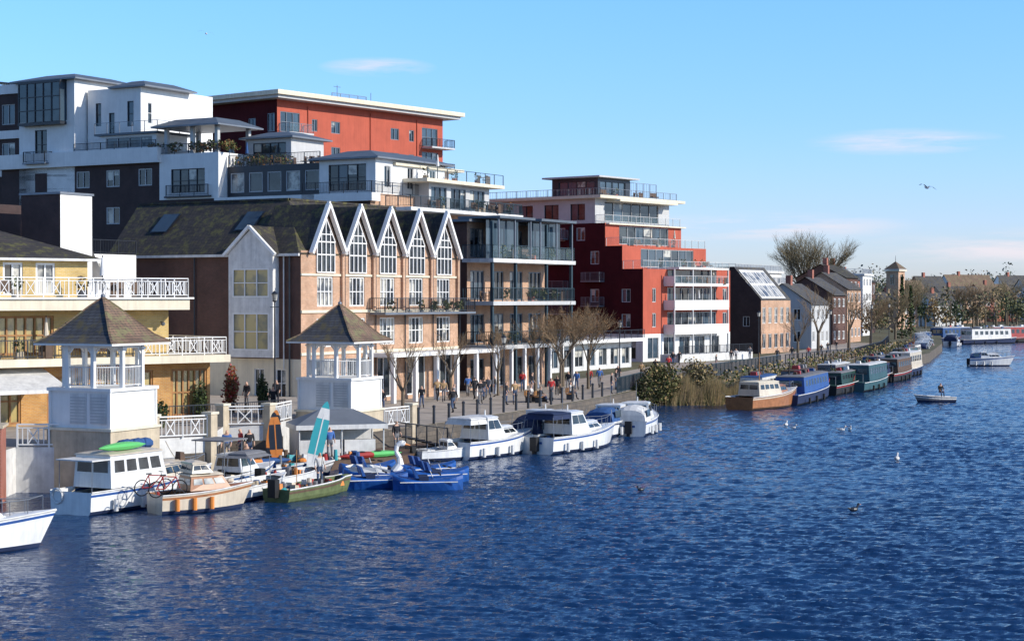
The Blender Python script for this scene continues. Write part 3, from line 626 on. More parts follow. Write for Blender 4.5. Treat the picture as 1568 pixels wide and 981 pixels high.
# ---------------------------------------------------------------- quay railings, fences, walls
def fence(name,pts,z,h,k,style,sp=.16,t=.05):
    mb=MB(); rails(mb,[(x,y,z) for x,y in pts],h,k,style,sp,t); return mb.obj(name)
fence('white_quay_railing',[(-22.8,81.2),(-19.9,81.3)],2.1,1.05,'white','x',t=.07)
fence('white_quay_railing',[(-17.3,86.0),(-15.1,87.4)],2.1,1.05,'white','x',t=.07)
fence('white_quay_railing',[(-15.4,94.4),(-13.3,94.9)],2.1,1.05,'white','x',t=.07)
fence('white_quay_railing',[(-13.2,95.3),(-12.5,99.7)],2.1,1.05,'white','x',t=.07)
fence('white_quay_railing',[(-7.4,102.4),(-6.1,104.6)],1.5,1.05,'white','x',t=.07)
fence('dark_terrace_railing',[(-21,92),(-14.8,98),(-13,101)],2.1,1.05,'dark','bars',t=.05)
def pier(x,y,z0,z1,w=.5,k='stone'):
    mb=MB(); mb.box(-w/2,w/2,-w/2,w/2,z0,z1,k); mb.box(-w/2-.06,w/2+.06,-w/2-.06,w/2+.06,z1,z1+.12,'cream'); mb.obj('stone_gate_pier',(x,y,0),R(60))
for p in ((-19.6,81.1,3.2),(-17.5,85.7,3.2),(-15.0,87.6,3.2),(-15.5,94.4,3.2),(-13.1,95.0,3.2),(-6.0,104.9,2.6)): pier(p[0],p[1],0,p[2])
mb=MB(); mb.box(-3,.5,-1.2,.9,-1,3.3,'brick_red'); mb.box(-3.1,.6,-1.3,1.0,3.3,3.42,'stone'); mb.obj('red_brick_wall',(-22.9,77.6,0),R(10))
fence('riverside_fence',[(8.4,141),(11.0,151),(15.5,160),(22.2,178),(30,197)],1.3,1.25,'teal','bars',.2,.07)
fence('riverside_fence',[(31,200),(44,226),(55,262),(64,300)],1.3,1.2,'dark','bars',.4,.07)
mb=MB()
for i in range(16):
    t=i/15; x=-5.6+t*12.6; y=105.3+t*31.5; mb.tube((x,y,1.31),(x,y,2.3),.09,.08,'dark',8); mb.sphere((x,y,2.34),.11,'dark',8,5)
mb.obj('mooring_bollards')
prism('wooden_pontoon',[(-15.6,88.2),(-14.6,88.4),(-10.2,91.5),(-6.2,94.5),(-3.6,101),(-5.4,103.6),(-8.6,98),(-12,97.5),(-15,94)],-.3,.45,'wooddk','wooddk')

def lamp(x,y,z0,h):
    mb=MB(); mb.tube((0,0,z0),(0,0,z0+.8),.11,.08,'dark',8); mb.tube((0,0,z0+.8),(0,0,z0+h),.06,.045,'dark',8)
    mb.tube((-.28,0,z0+h-.3),(.28,0,z0+h-.3),.025,.025,'dark'); mb.tube((0,0,z0+h),(0,0,z0+h+.1),.07,.16,'dark',8); mb.tube((0,0,z0+h+.1),(0,0,z0+h+.5),.13,.2,'glc',8); mb.tube((0,0,z0+h+.5),(0,0,z0+h+.7),.23,.03,'dark',8)
    mb.obj('street_lamp',(x,y,0))
for p in ((-14.6,108.5,2.1,6.6),(-.6,131,1.3,4.2),(9.4,154,1.3,5),(27,193,1.3,5.5),(39,216,1.3,5.5),(51,250,1.3,6),(62,290,1.3,6)): lamp(*p)

# ---------------------------------------------------------------- trees and planting
def bare_tree(name,x,y,h,spread=.6,seed=1,trunk=.3,levels=4,kids=4,tw='twig',z0=1.3,leaf=0,r0=.14):
    rnd=random.Random(seed); mb=MB()
    def grow(p,d,l,r,lv):
        n=2; q=p
        for i in range(n):
            d2=(d+Vector((rnd.gauss(0,.12),rnd.gauss(0,.12),rnd.gauss(.03,.08)))).normalized(); e=q+d2*l/n
            mb.tube(q,e,r*(1-.3*i),r*(1-.3*(i+1)),'bark' if lv>1 else tw,5 if lv>2 else 3,False); q=e; d=d2
            if lv>0:
                for _ in range(kids if i==n-1 else max(1,kids-2)):
                    a=rnd.uniform(0,6.28); s=spread*rnd.uniform(.5,1.3)
                    nd=(d+Vector((math.cos(a)*s,math.sin(a)*s,rnd.uniform(-.15,.35)))).normalized()
                    grow(q,nd,l*rnd.uniform(.55,.78),max(r*.5,.009),lv-1)
            elif leaf and rnd.random()<leaf:
                random.seed(rnd.random()); mb.leaves(q,(.15,.15,.15),2,.05,['leafbr'])
    t=h*trunk; mb.tube((0,0,z0-.1),(0,0,z0+t),r0,r0*.75,'bark',8,False)
    for i in range(kids+1):
        a=6.28*i/(kids+1)+rnd.random(); grow(Vector((0,0,z0+t*rnd.uniform(.85,1))),Vector((math.cos(a)*spread,math.sin(a)*spread,1)).normalized(),h*.27,r0*.5,levels-1)
    mb.obj(name,(x,y,0)); random.seed(seed)
bare_tree('bare_plane_tree',-7.0,113,5.9,.5,1,kids=3)
bare_tree('bare_plane_tree',-4.6,132,5.8,.42,2,kids=3)
bare_tree('bare_plane_tree',-1.1,138,6.0,.42,3,kids=3)
bare_tree('bare_plane_tree',1.9,143,6.8,.45,4,kids=3,leaf=.1)
bare_tree('bare_plane_tree',3.9,141,7.4,.55,5,leaf=.2)
bare_tree('bare_plane_tree',6.4,148,7.8,.55,6,leaf=.2)
bare_tree('bare_plane_tree',4.4,152,7.2,.5,8,leaf=.1)
bare_tree('bare_plane_tree',41,236,10,.5,9,r0=.25,kids=3)
bare_tree('bare_plane_tree',47,246,10,.5,10,r0=.25,kids=3,leaf=.1)
bare_tree('bare_plane_tree',36,222,7,.5,16,r0=.2,kids=3)
bare_tree('large_bare_tree',56.5,335,20.5,.5,11,r0=.5,tw='twig2',levels=5,kids=4,leaf=.1)
bare_tree('bare_plane_tree',58,285,8,.6,12,r0=.25,leaf=.2)
bare_tree('bare_plane_tree',70,322,9,.6,14,r0=.25,tw='twig2',leaf=.2)
bare_tree('bare_plane_tree',86,380,11,.6,15,r0=.3,tw='twig2',leaf=.2)
for i,(x,y,h) in enumerate(((100,440,14),(128,485,13),(140,500,14),(118,462,12),(155,525,15),(165,535,13))): bare_tree('bare_riverside_tree',x,y,h,.5,40+i,r0=.35,tw=['twig2','twig'][i%2],kids=4,leaf=.15)
random.seed(21)
def bush(name,x,y,z,rad,n,size,ks,blobs=5):
    mb=MB()
    for i in range(blobs):
        mb.leaves((random.uniform(-.5,.5)*rad[0],random.uniform(-.5,.5)*rad[1],rad[2]*random.uniform(.3,.9)),(rad[0]*.6,rad[1]*.6,rad[2]*.55),n,size,ks,.3,-.1)
    for i in range(8): mb.tube((random.uniform(-.2,.2),random.uniform(-.2,.2),-.2),(random.uniform(-.5,.5)*rad[0],random.uniform(-.5,.5)*rad[1],rad[2]),.04,.01,'bark',3,False)
    return mb.obj(name,(x,y,z))
bush('river_bank_willow_bush',12.3,147.2,.0,(1.9,1.2,2.9),520,.12,['leafo','leafg','leafo','reed'],8)
bush('river_bank_bush',10.6,146.2,.0,(1.3,1.0,2.0),300,.12,['leafo','leafg','twig2'],5)
bush('river_bank_bush',15.6,150.2,.8,(1.8,1.3,2.2),300,.12,['leafo','twig2','reed'],5)
bush('red_shrub',-16.7,105,2.1,(.7,.7,2.3),260,.1,['leafbr','leafbr','redp'],4)
bush('terrace_shrub',-18.6,93,2.1,(.6,.5,1.1),200,.08,['leafg','leafd'],4)
bush('terrace_shrub',-27.5,92,2.1,(.8,.6,1.8),220,.1,['leafg','leafo'],4)
bush('clipped_conifer',-14.8,104,2.1,(.5,.5,1.7),240,.08,['leafd','leafg'],4)
bush('clipped_conifer',-18.0,101.5,2.1,(.5,.5,1.7),240,.08,['leafd','leafg'],4)
mb=MB()
for i in range(5200):
    t=random.random(); x=13.2+t*6.4+random.gauss(0,.4); y=148.3+max(0,t-.6)*8+random.gauss(0,.5); h=random.uniform(.7,2.2)*(1.1-.3*t)*(.75+.3*math.sin(x*2.3)); k=random.choice(['reed','reed','twig','leafo'])
    mb.face([(x-.03,y,-.05),(x+.03,y,-.05),(x+random.gauss(0,.3),y+random.gauss(0,.2),.5+h)],k)
mb.obj('reed_bed')
mb=MB()
for i in range(30):
    t=i/29; x=18.6+t*43; y=152+t*116; mb.leaves((x-1.2,y,1.5),(1.6,2,1.2),120,.16,random.choice([['leafg','leafo','reed'],['twig','leafo'],['reed','leafg']]),.3,.1)
mb.obj('bank_vegetation')
# distant woodland
mb=MB()
PAL=[['haze','haze','leafo'],['haze2','twig'],['haze4','haze'],['haze2','haze'],['haze2','reed'],['haze4']]
for i in range(400):
    y=random.uniform(390,760); 
    lo=.205 if y>430 else .26
    x=y*random.uniform(lo-.02*(y>560),.36)
    if y<520 and x>125+(y-445)*.62-6 : continue
    if y<450 and x>90+(y-380)*.55-5: continue
    h=random.uniform(4,11)*(1+.35*(y>560)); w=random.uniform(1.8,4.0); ks=random.choice(PAL)
    mb.tube((x,y,1.2),(x,y,1.3+h*.6),.25,.1,'bark',4,False)
    for j in range(5): mb.leaves((x+random.gauss(0,w*.45),y+random.gauss(0,w*.4),1.3+h*random.uniform(.35,.85)),(w*.55,w*.55,h*.2),40,.36,ks,.6)
for i in range(440):
    y=random.uniform(700,1000); x=y*random.uniform(.16,.42); h=random.uniform(9,23)*random.uniform(.75,1); ks=random.choice([['haze3','haze4'],['haze3','haze2'],['haze4','haze'],['haze3','haze2','haze']])
    for j in range(3): mb.leaves((x+random.gauss(0,4),y,1.3+h*random.uniform(.35,.75)),(random.uniform(2.5,5),5,h*.3),60,.6,ks,.6)
mb.obj('distant_woodland')
mb=MB()
for i in range(60):
    y=random.uniform(330,560); x=y*random.uniform(.175,.215); h=random.uniform(5,10); w=2.4
    for j in range(4): mb.leaves((x+random.gauss(0,1.4),y,1.3+h*random.uniform(.3,.75)),(w*.8,w*.8,h*.28),55,.32,random.choice([['twig','leafo'],['leafg','haze'],['haze2','twig2'],['haze','leafo']]),.5)
mb.obj('riverside_woodland')
for (x,y,h) in ((73,330,12),(78,345,10)):
    mb=MB(); 
    for j in range(14): mb.leaves((0,0,1.5+h*j/14),(1.3*(1-j/15),1.3*(1-j/15),h/16),40,.25,['leafd','leafg'],.2)
    mb.tube((0,0,1.2),(0,0,h),.2,.05,'bark',5); mb.obj('conifer_tree',(x,y,0))
mb=MB(); 
pts=[(-200,1100,0),(200,1050,11),(330,1050,14),(480,1080,13),(900,1150,10),(2500,1300,0)]
for a,c in zip(pts[:-1],pts[1:]): mb.face([(a[0],a[1],0),(c[0],c[1],0),(c[0],c[1]+300,c[2]+4),(a[0],a[1]+300,a[2]+4)],'haze3')
mb.obj('distant_hill')

# ---------------------------------------------------------------- boats
def hull(mb,L,B,s0,s1,kh,ks,kb='navy',fine=2.2,tr=.92,rake=.5,open_to=0,deck='gel',kd=None,flatbow=.03):
    rings=[];N=13
    for i in range(N):
        t=i/(N-1); hb=B/2*max(flatbow,(1-(max(0,t-.42)/.58)**fine))*(tr+(1-tr)*min(1,t*3)); s=s0+(s1-s0)*t*t
        prof=[(1,s),(.985,s-.10),(.975,s-.2),(.95,.16),(.88,.02),(.55,-.2),(0,-.38)]
        pr=[]
        for f,z in prof: pr.append((L*t+rake*max(0,(z+.2))*t**4,hb*f,z))
        rings.append(pr+[(x,-y,z) for x,y,z in pr[-2::-1]])
    half=[kh,ks,kh,kb,kb,kb]
    mb.loft(rings,half+half[::-1]); mb.face(rings[0],kh)
    for i in range(N-1):
        t=(i+.5)/(N-1); a,b2=rings[i],rings[i+1]
        if t<open_to:
            zf=.3; mb.face([(a[0][0],a[0][1]*.85,zf),(b2[0][0],b2[0][1]*.85,zf),(b2[-1][0],b2[-1][1]*.85,zf),(a[-1][0],a[-1][1]*.85,zf)],kd or 'wooddk')
            for q in (0,-1):
                mb.face([a[q],b2[q],(b2[q][0],b2[q][1]*.88,b2[q][2]),(a[q][0],a[q][1]*.88,a[q][2])],deck)
                mb.face([(a[q][0],a[q][1]*.88,a[q][2]),(b2[q][0],b2[q][1]*.88,b2[q][2]),(b2[q][0],b2[q][1]*.85,zf),(a[q][0],a[q][1]*.85,zf)],deck)
        else:
            c0=((a[0][0]),0,a[0][2]+.05); c1=((b2[0][0]),0,b2[0][2]+.05)
            mb.face([a[0],b2[0],c1,c0],deck); mb.face([a[-1],b2[-1],c1,c0],deck)
    for i in range(N-1):
        for q in (0,-1): mb.tube(rings[i][q],rings[i+1][q],.035,.035,'black' if kh=='wooddk' else 'whited',5,False)
    return rings
def cabin(mb,x0,x1,w0,w1,zb,zt,sf,sb,ins,k,kw,ns=3,front=True,v=(.35,.85),roof=None):
    b=[(x0,-w0/2,zb),(x1,-w1/2,zb),(x1,w1/2,zb),(x0,w0/2,zb)]
    t=[(x0+sb,-w0/2+ins,zt),(x1-sf,-w1/2+ins,zt),(x1-sf,w1/2-ins,zt),(x0+sb,w0/2-ins,zt)]
    for i in range(4): mb.face([b[i],b[(i+1)%4],t[(i+1)%4],t[i]],k)
    e=.06
    lo=[(p[0]+(-e if i in(0,3) else e),p[1]+(-e if i<2 else e),zt) for i,p in enumerate(t)]
    mid=[(p[0]+(-e if i in(0,3) else e)*.6,p[1]*.985,zt+.06) for i,p in enumerate(t)]
    top=[(p[0]+(.18 if i in(0,3) else -.18),p[1]*.6,zt+.13) for i,p in enumerate(t)]
    mb.loft([lo,mid,top],roof or k,True); mb.face(top,roof or k); mb.face(lo,roof or k)
    for (A,B_,C,D,n) in ((b[0],b[1],t[1],t[0],ns),(b[2],b[3],t[3],t[2],ns),(b[1],b[2],t[2],t[1],2 if front else 0),(b[3],b[0],t[0],t[3],2 if front else 0)):
        for i in range(n):
            mb.panel(A,B_,C,D,.05+.9*i/n+.025,.05+.9*(i+1)/n-.025,v[0],v[1],.012,kw)
def bowrail(mb,L,B,s):
    P=[]
    for t in (.6,.72,.84,.95):
        hb=B/2*(1-(max(0,t-.42)/.58)**2.2)*.92; P.append((L*t,hb,s))
    P=P+[(L*1.04,0,s+.1)]+[(x,-y,z) for x,y,z in P[::-1]]
    for a,b2 in zip(P[:-1],P[1:]):
        mb.tube((a[0],a[1],a[2]+.5),(b2[0],b2[1],b2[2]+.5),.018,.018,'grey',4,False); mb.tube(a,(a[0],a[1],a[2]+.5),.015,.015,'grey',4,False)
def fenders(mb,L,B,z=.35,k='whited',side=(-1,1)):
    for t in (.15,.35,.55):
        for sd in side: mb.tube((L*t,sd*(B/2+.1),z-.25),(L*t,sd*(B/2+.1),z+.25),.1,.1,k,8)
def junk(mb,x0,x1,w,z,n):
    for i in range(n):
        x=random.uniform(x0,x1); yv=random.uniform(-w,w); s=random.uniform(.08,.22); h=random.uniform(.1,.45); k=random.choice(['orange','tealb','canvas','redp','whited','greyc','black','gelc','wooddk','stone','greyc'])
        if i%3==0: mb.tube((x,yv,z),(x,yv,z+h+.1),s,s*.8,k,8)
        elif i%3==1: mb.hexa([(x-s,yv-s,z),(x+s,yv-s,z),(x+s,yv+s,z),(x-s,yv+s,z),(x-s*.8,yv-s*.8,z+h),(x+s*.8,yv-s*.8,z+h*.9),(x+s*.8,yv+s*.8,z+h*.9),(x-s*.8,yv+s*.8,z+h)],k)
        else: mb.sphere((x,yv,z+s*.5),s,k,8,5,(1.3,1,.7))
def place(mb,name,x,y,th): return mb.obj(name,(x,y,0),R(90-th))
def cruiser(x,y,th,L=7,B=2.6,stripe='navy',canopy='navy',kh='gel',wheel=1.15,name='cabin_cruiser',tent=False):
    mb=MB(); hull(mb,L,B,.95,1.3,kh,stripe,open_to=.3)
    cabin(mb,L*.44,L*.86,B*.74,B*.34,1.05,1.55,.7,0,.12,kh,'gl',3,False,(.4,.8))
    cabin(mb,L*.27,L*.56,B*.84,B*.76,1.0,1.0+wheel,.75,.1,.16,kh,'gl',2,True,(.48,.88))
    for xx in (.15,L*.14): 
        for sy in (-1,1): mb.tube((xx,sy*B*.42,.9),(xx+.15,sy*B*.36,.9+wheel*.95),.02,.02,'grey',4,False)
    if tent:   # soft canopy with hooped profile
        rings=[]
        for xx,sc in ((.1,.72),(.5,.96),(L*.16,1.0),(L*.28,1.0)):
            rings.append([(xx,-B*.43,.95)]+[(xx+.1*math.sin(a),-B*.42*math.cos(a),.95+(wheel*.98)*sc*math.sin(a)**.6) for a in np.linspace(.35,math.pi-.35,7)]+[(xx,B*.43,.95)])
        mb.loft(rings,canopy); mb.face(rings[0],canopy)
        mb.panel((.3,-B*.44,1.0),(L*.27,-B*.44,1.0),(L*.27,-B*.40,1.9),(.3,-B*.40,1.9),.15,.85,.25,.75,.05,'glb')
    else:
        cabin(mb,.25,L*.28,B*.74,B*.74,.86+wheel*.86,.98+wheel,.05,.2,.1,canopy,canopy,0,False)
        mb.box(.5,.9,-.7,.7,.3,.8,'whited')
    junk(mb,.3,L*.24,B*.3,.32,4)
    mb.box(-.35,-.02,-.22,.22,.15,.95,'black'); mb.box(-.3,-.1,-.1,.1,-.3,.2,'black')
    mb.box(-.02,-.005,-.4,.4,.55,.68,'blue')
    bowrail(mb,L,B,1.25); fenders(mb,L,B); mb.tube((L*.35,0,1+wheel),(L*.35,0,2.4+wheel),.02,.01,'grey',4)
    mb.tube((L*.42,0,1.05+wheel),(L*.42,0,1.4+wheel),.05,.03,'white',5); mb.box(L*.6,L*.7,-.25,.25,1.6,1.66,'grey')
    return place(mb,name,x,y,th)
cruiser(-3.2,98.2,38,6.4,2.5,'blue','whited',wheel=1.2)
cruiser(.6,103.8,34,6.0,2.4,'navy','navy',wheel=1.2,tent=True)
cruiser(1.4,101.6,36,7.6,2.7,'blue','navy',wheel=1.25)
cruiser(5.5,113.8,24,7,2.4,'navy','canvas',wheel=.9,tent=True)
cruiser(7.6,114.5,15,7,2.5,'blue','whited',wheel=1.0,tent=True)
cruiser(-22.9,60.2,60,6.6,2.4,'blue','navy',wheel=1.0)
mb=MB(); hull(mb,3.6,1.7,.55,.8,'gel','gel',open_to=.62); cabin(mb,1.7,2.4,1.1,.9,.6,1.05,.35,.05,.1,'gel','gl',1,True); mb.box(-.3,-.02,-.15,.15,.1,.8,'black'); mb.box(.4,.9,-.6,.6,.3,.62,'whited')
for i in range(3): mb.tube((.3+i*.5,-.8,.55),(.3+i*.5,-.8,1.0),.02,.02,'grey',4)
place(mb,'white_sports_dinghy',-5.3,97.0,60)
# mooring lines
mb=MB()
for (a,c) in (((-3.2,98.2,.9),(-4.6,105.6,1.5)),((1.4,101.6,.9),(-1.5,114,1.5)),((5.5,113.8,.9),(2,124,1.5)),((-18.3,73.0,.9),(-19.2,80.9,2.2)),((-14.5,80.2,1.3),(-16.4,83.4,2.2)),((18.2,141.2,1.0),(17.3,149.6,1.5)),((22.6,146.5,.9),(19,152.5,1.5))):
    a=Vector(a); c=Vector(c); pr=None
    for i in range(9):
        t=i/8; p=a.lerp(c,t)-Vector((0,0,1.6*t*(1-t)))
        p.z=max(p.z,.12)
        if pr: mb.tube(pr,p,.02,.02,'stone',4,False)
        pr=p
mb.obj('mooring_ropes')

# vintage white cruiser with kayak on its roof
mb=MB(); hull(mb,8.4,2.5,.95,1.35,'gel','blue',open_to=.14)
cabin(mb,1.3,5.0,2.1,2.0,1.0,2.35,.35,.05,.1,'gel','gl',4,True,(.48,.85),'gelc'); cabin(mb,4.9,7.3,1.9,1.0,1.1,1.65,.5,0,.12,'gelc','gl',3,False)
bowrail(mb,8.4,2.5,1.25)
for sgn in (-1,1): mb.tube((.3,sgn*.9,.9),(.3,sgn*.9,2.2),.02,.02,'grey',4)
mb.box(.2,1.3,-1,1,2.2,2.25,'whited')
prof=[(0,.02),(.5,.2),(1.2,.3),(1.9,.3),(2.6,.2),(3.1,.02)]
mb.loft([[(1.2+x*.95,-.45+r*1.0*math.cos(a),2.66+r*.6*math.sin(a)) for a in np.linspace(0,2*math.pi,9)] for x,r in prof],'lime')
for i in range(5): mb.sphere((3.6+i*.35,.3+.1*(i%2),2.6),.32,'canvas',8,5,(1.1,1.2,.8))
fenders(mb,8.4,2.5); junk(mb,.3,1.1,.7,.32,5); junk(mb,5.2,7,.4,1.7,4)
for t in np.linspace(0,6.28,13)[:-1]: mb.tube((-.05,.7+.3*math.cos(t),.75+.3*math.sin(t)),(-.05,.7+.3*math.cos(t+.53),.75+.3*math.sin(t+.53)),.06,.06,'whited',5,False)
place(mb,'vintage_cabin_cruiser',-18.3,73.0,29)
# wooden boat with bicycles
def bicycle(mb,ox,oy,oz):
    for cx in (0,1.05):
        for t in np.linspace(0,6.28,17)[:-1]: mb.tube((ox+cx+.33*math.cos(t),oy,oz+.33+.33*math.sin(t)),(ox+cx+.33*math.cos(t+.4),oy,oz+.33+.33*math.sin(t+.4)),.025,.025,'black',4,False)
        for t in np.linspace(0,3.14,5)[:-1]: mb.tube((ox+cx-.33*math.cos(t),oy,oz+.33-.33*math.sin(t)),(ox+cx+.33*math.cos(t),oy,oz+.33+.33*math.sin(t)),.006,.006,'grey',3,False)
    q=[(0,.33),(.38,.33),(.3,.85),(.88,.8),(1.05,.33)]; w=lambda i:(ox+q[i][0],oy,oz+q[i][1])
    for a,c in ((0,1),(0,2),(1,2),(2,3),(1,3),(3,4)): mb.tube(w(a),w(c),.025,.025,'redp',5,False)
    mb.box(ox+.2,ox+.42,oy-.05,oy+.05,oz+.88,oz+.93,'black'); mb.tube((ox+.88,oy,oz+.8),(ox+.85,oy,oz+.98),.015,.015,'black',4); mb.tube((ox+.85,oy-.25,oz+.98),(ox+.85,oy+.25,oz+.98),.015,.015,'black',4)
mb=MB(); hull(mb,3.9,1.8,.8,1.05,'gelc','varn',open_to=.3,deck='varn')
cabin(mb,1.3,3.3,1.4,1.0,.9,1.5,.4,.1,.12,'varn','glc',3,True,(.4,.8),'gelc'); cabin(mb,1.4,2.4,1.3,1.2,1.62,2.0,.3,.1,.1,'gelc','gl',2,True)
bicycle(mb,-.25,-.75,.75); bicycle(mb,-.3,.6,.7); fenders(mb,3.9,1.8,.4,'orange'); junk(mb,.2,1.1,.5,.32,5); junk(mb,2.8,3.5,.25,1.1,3)
place(mb,'wooden_launch_with_bicycles',-14.9,73.4,55)
# clutter boats
mb=MB(); hull(mb,4.8,1.8,.6,.8,'gel','gel',open_to=.8)
for sy in (-1,1):
    for x in (.9,2.6): mb.tube((x,sy*.75,.6),(x,sy*.7,1.9),.02,.02,'grey',4)
cabin(mb,.8,2.8,1.5,1.5,1.85,1.98,.2,.2,.3,'greyc','greyc',0,False); mb.box(-.35,-.02,-.2,.2,.2,1.0,'black'); junk(mb,.4,4,.5,.32,20)
place(mb,'open_boat_with_canopy',-12.6,77.6,22)
mb=MB(); hull(mb,5.2,2.0,.65,.9,'gel','canvas',open_to=.35); cabin(mb,1.7,3.6,1.6,1.2,.75,1.5,.6,.1,.15,'gel','gl',2,True); mb.box(-.35,-.02,-.2,.2,.2,1.0,'black')
for sy in (-1,1): mb.tube((.3,sy*.8,.6),(.3,sy*.8,2.3),.025,.025,'grey',4); mb.tube((1.9,sy*.7,1.4),(1.9,sy*.7,2.3),.025,.025,'grey',4)
mb.box(.1,2.1,-.9,.9,2.3,2.36,'greyc'); junk(mb,.3,1.6,.6,.32,8)
place(mb,'small_cabin_boat',-14.2,81.8,25)
mb=MB(); hull(mb,4.4,1.7,.55,.75,'gel','gel',open_to=.85); junk(mb,.3,3.6,.5,.32,18); mb.box(-.35,-.02,-.2,.2,.2,1.0,'black'); place(mb,'open_dinghy',-11.7,82.6,30)
mb=MB(); hull(mb,4.0,1.6,.5,.7,'canvas','whited',open_to=.85); junk(mb,.3,3.2,.45,.32,14); place(mb,'open_dinghy',-14.0,86.3,60)
mb=MB(); hull(mb,4.0,1.6,.5,.7,'greyc','whited',open_to=.85); junk(mb,.3,3.2,.45,.32,14); place(mb,'open_dinghy',-12.2,86.6,45)
mb=MB(); hull(mb,5.2,1.6,.55,.7,'algae','wooddk','algae',open_to=.9,fine=3,flatbow=.35,deck='algae'); mb.box(-.35,-.02,-.2,.2,.2,1.0,'black'); junk(mb,.3,4.6,.5,.32,46)
mb.tube((2,.3,.3),(2.3,.5,2.1),.02,.02,'wood',4); mb.tube((3,-.3,.3),(2.9,-.5,1.9),.02,.02,'dark',4)
place(mb,'green_work_punt',-10.4,77.6,28)
mb=MB()
junk(mb,-3.2,3.2,.9,.46,60); o=mb.obj('pontoon_equipment',(-11.2,91.9,0),R(33))
for (x,y,c) in ((-13.2,89.6,'orange'),(-12.6,90.1,'canvas'),(-8.0,93.6,'redp'),(-7.2,94.3,'lime')):
    mb=MB(); mb.loft([[(x_*1.0-1.5,r*1.05*math.cos(a),.62+r*.6*math.sin(a)) for a in np.linspace(0,2*math.pi,9)] for x_,r in prof],c); mb.sphere((0,0,.78),.2,'black',8,4,(1.4,.8,.3)); mb.obj('kayak',(x,y,0),R(40))
# pedal boats
def pedalo(x,y,th,swan=False,nm='blue_pedal_boat'):
    mb=MB(); rings=[]
    for t in np.linspace(0,1,11):
        hb=.72*(1-abs(2*t-1)**3.2*.75); z=.42+.22*abs(2*t-1)**2
        rings.append([(3.3*t,hb*1.0,z*.75),(3.3*t,hb*.8,z),(3.3*t,0,z+.06),(3.3*t,-hb*.8,z),(3.3*t,-hb,z*.75),(3.3*t,-hb*.7,-.12),(3.3*t,hb*.7,-.12)])
    mb.loft(rings,['pedal','pedal','pedal','pedal','pedal','navy','pedal'],True); mb.face(rings[0],'pedal'); mb.face(rings[-1],'pedal')
    for sy in (-1,1): mb.tube((.3,sy*.66,.36),(3.0,sy*.66,.36),.03,.03,'whited',5)
    for sy in (-.33,.33):
        mb.box(1.2,1.65,sy-.24,sy+.24,.44,.62,'navy'); mb.hexa([(1.05,sy-.24,.55),(1.2,sy-.24,.55),(1.2,sy+.24,.55),(1.05,sy+.24,.55),(.9,sy-.22,1.0),(1.0,sy-.22,1.0),(1.0,sy+.22,1.0),(.9,sy+.22,1.0)],'blue')
        mb.tube((2.2,sy-.2,.7),(2.2,sy+.2,.7),.04,.04,'black')
    mb.tube((1.9,0,.5),(1.75,0,.85),.025,.025,'whited')
    if swan:
        mb.path([(2.5,0,.45),(2.75,0,.8),(2.72,0,1.15),(2.55,0,1.45),(2.6,0,1.75),(2.8,0,1.88),(2.98,0,1.82)],[.26,.2,.13,.11,.11,.14,.11],'white',10)
        mb.sphere((2.85,0,1.85),.16,'white',10,7,(1.2,.85,.9)); mb.tube((2.98,0,1.82),(3.26,0,1.74),.07,.02,'orange',6); mb.sphere((2.95,-.12,1.9),.025,'black',5,4); mb.sphere((2.95,.12,1.9),.025,'black',5,4)
        for sy in (-1,1): mb.loft([[(2.2,sy*.6,.45),(2.2,sy*.72,.62)],[(1.6,sy*.72,.5),(1.5,sy*.8,.75)],[(.8,sy*.7,.5),(.5,sy*.72,.8)],[(.3,sy*.4,.55),(.1,sy*.3,.75)]],'white')
    place(mb,nm,x,y,th)
pedalo(-8.2,83.4,75); pedalo(-5.6,82.7,82); pedalo(-8.2,85.9,80,True,'swan_pedal_boat'); pedalo(-5.2,85.6,66,False); pedalo(-8.6,88.4,50); pedalo(-5.8,88.4,60)
def board(x,y,z,h,w,k1,k2,lean,rz):
    mb=MB(); prof=[(0,.25),(.08,.7),(.25,.95),(.5,1),(.75,.85),(.9,.55),(.97,.28),(1,.02)]
    for i in range(len(prof)-1):
        (a,f),(c,g)=prof[i],prof[i+1]; k=k1 if i not in (1,4) else k2
        mb.hexa([(-w/2*f,-.05,a*h),(w/2*f,-.05,a*h),(w/2*f,.05,a*h),(-w/2*f,.05,a*h),(-w/2*g,-.05,c*h),(w/2*g,-.05,c*h),(w/2*g,.05,c*h),(-w/2*g,.05,c*h)],k)
    mb.box(-.03,.03,-.06,-.051,h*.15,h*.85,k2)
    o=mb.obj('paddleboard',(x,y,z)); o.rotation_euler=(R(-8),R(lean),R(rz))
board(-9.9,86.5,.4,3.6,.75,'tealb','whited',14,10); board(-12.2,91.5,.45,2.6,.7,'dark','orange',-4,5); board(-12.6,92,.45,2.7,.7,'orange','dark',6,5)
mb=MB(); w,d=4.6,2.6
for x in (0,w/2,w):
    for y in (0,d): mb.tube((x,y,.45),(x,y,2.2),.04,.04,'whited',6)
mb.face([(0,d,.45),(w,d,.45),(w,d,2.2),(0,d,2.2)],'whited'); mb.face([(0,0,.5),(0,d,.5),(0,d,2.2),(0,0,2.2)],'whited'); mb.face([(.05,0,.5),(w*.48,0,.5),(w*.48,0,1.4),(.05,0,1.4)],'whited')
b0=[(-.2,-.2,2.2),(w+.2,-.2,2.2),(w+.2,d+.2,2.2),(-.2,d+.2,2.2)]; t0=[(w*.3,d/2,2.95),(w*.7,d/2,2.95)]
mb.face([b0[0],b0[1],t0[1],t0[0]],'grey'); mb.face([b0[2],b0[3],t0[0],t0[1]],'grey'); mb.face([b0[1],b0[2],t0[1]],'grey'); mb.face([b0[3],b0[0],t0[0]],'grey')
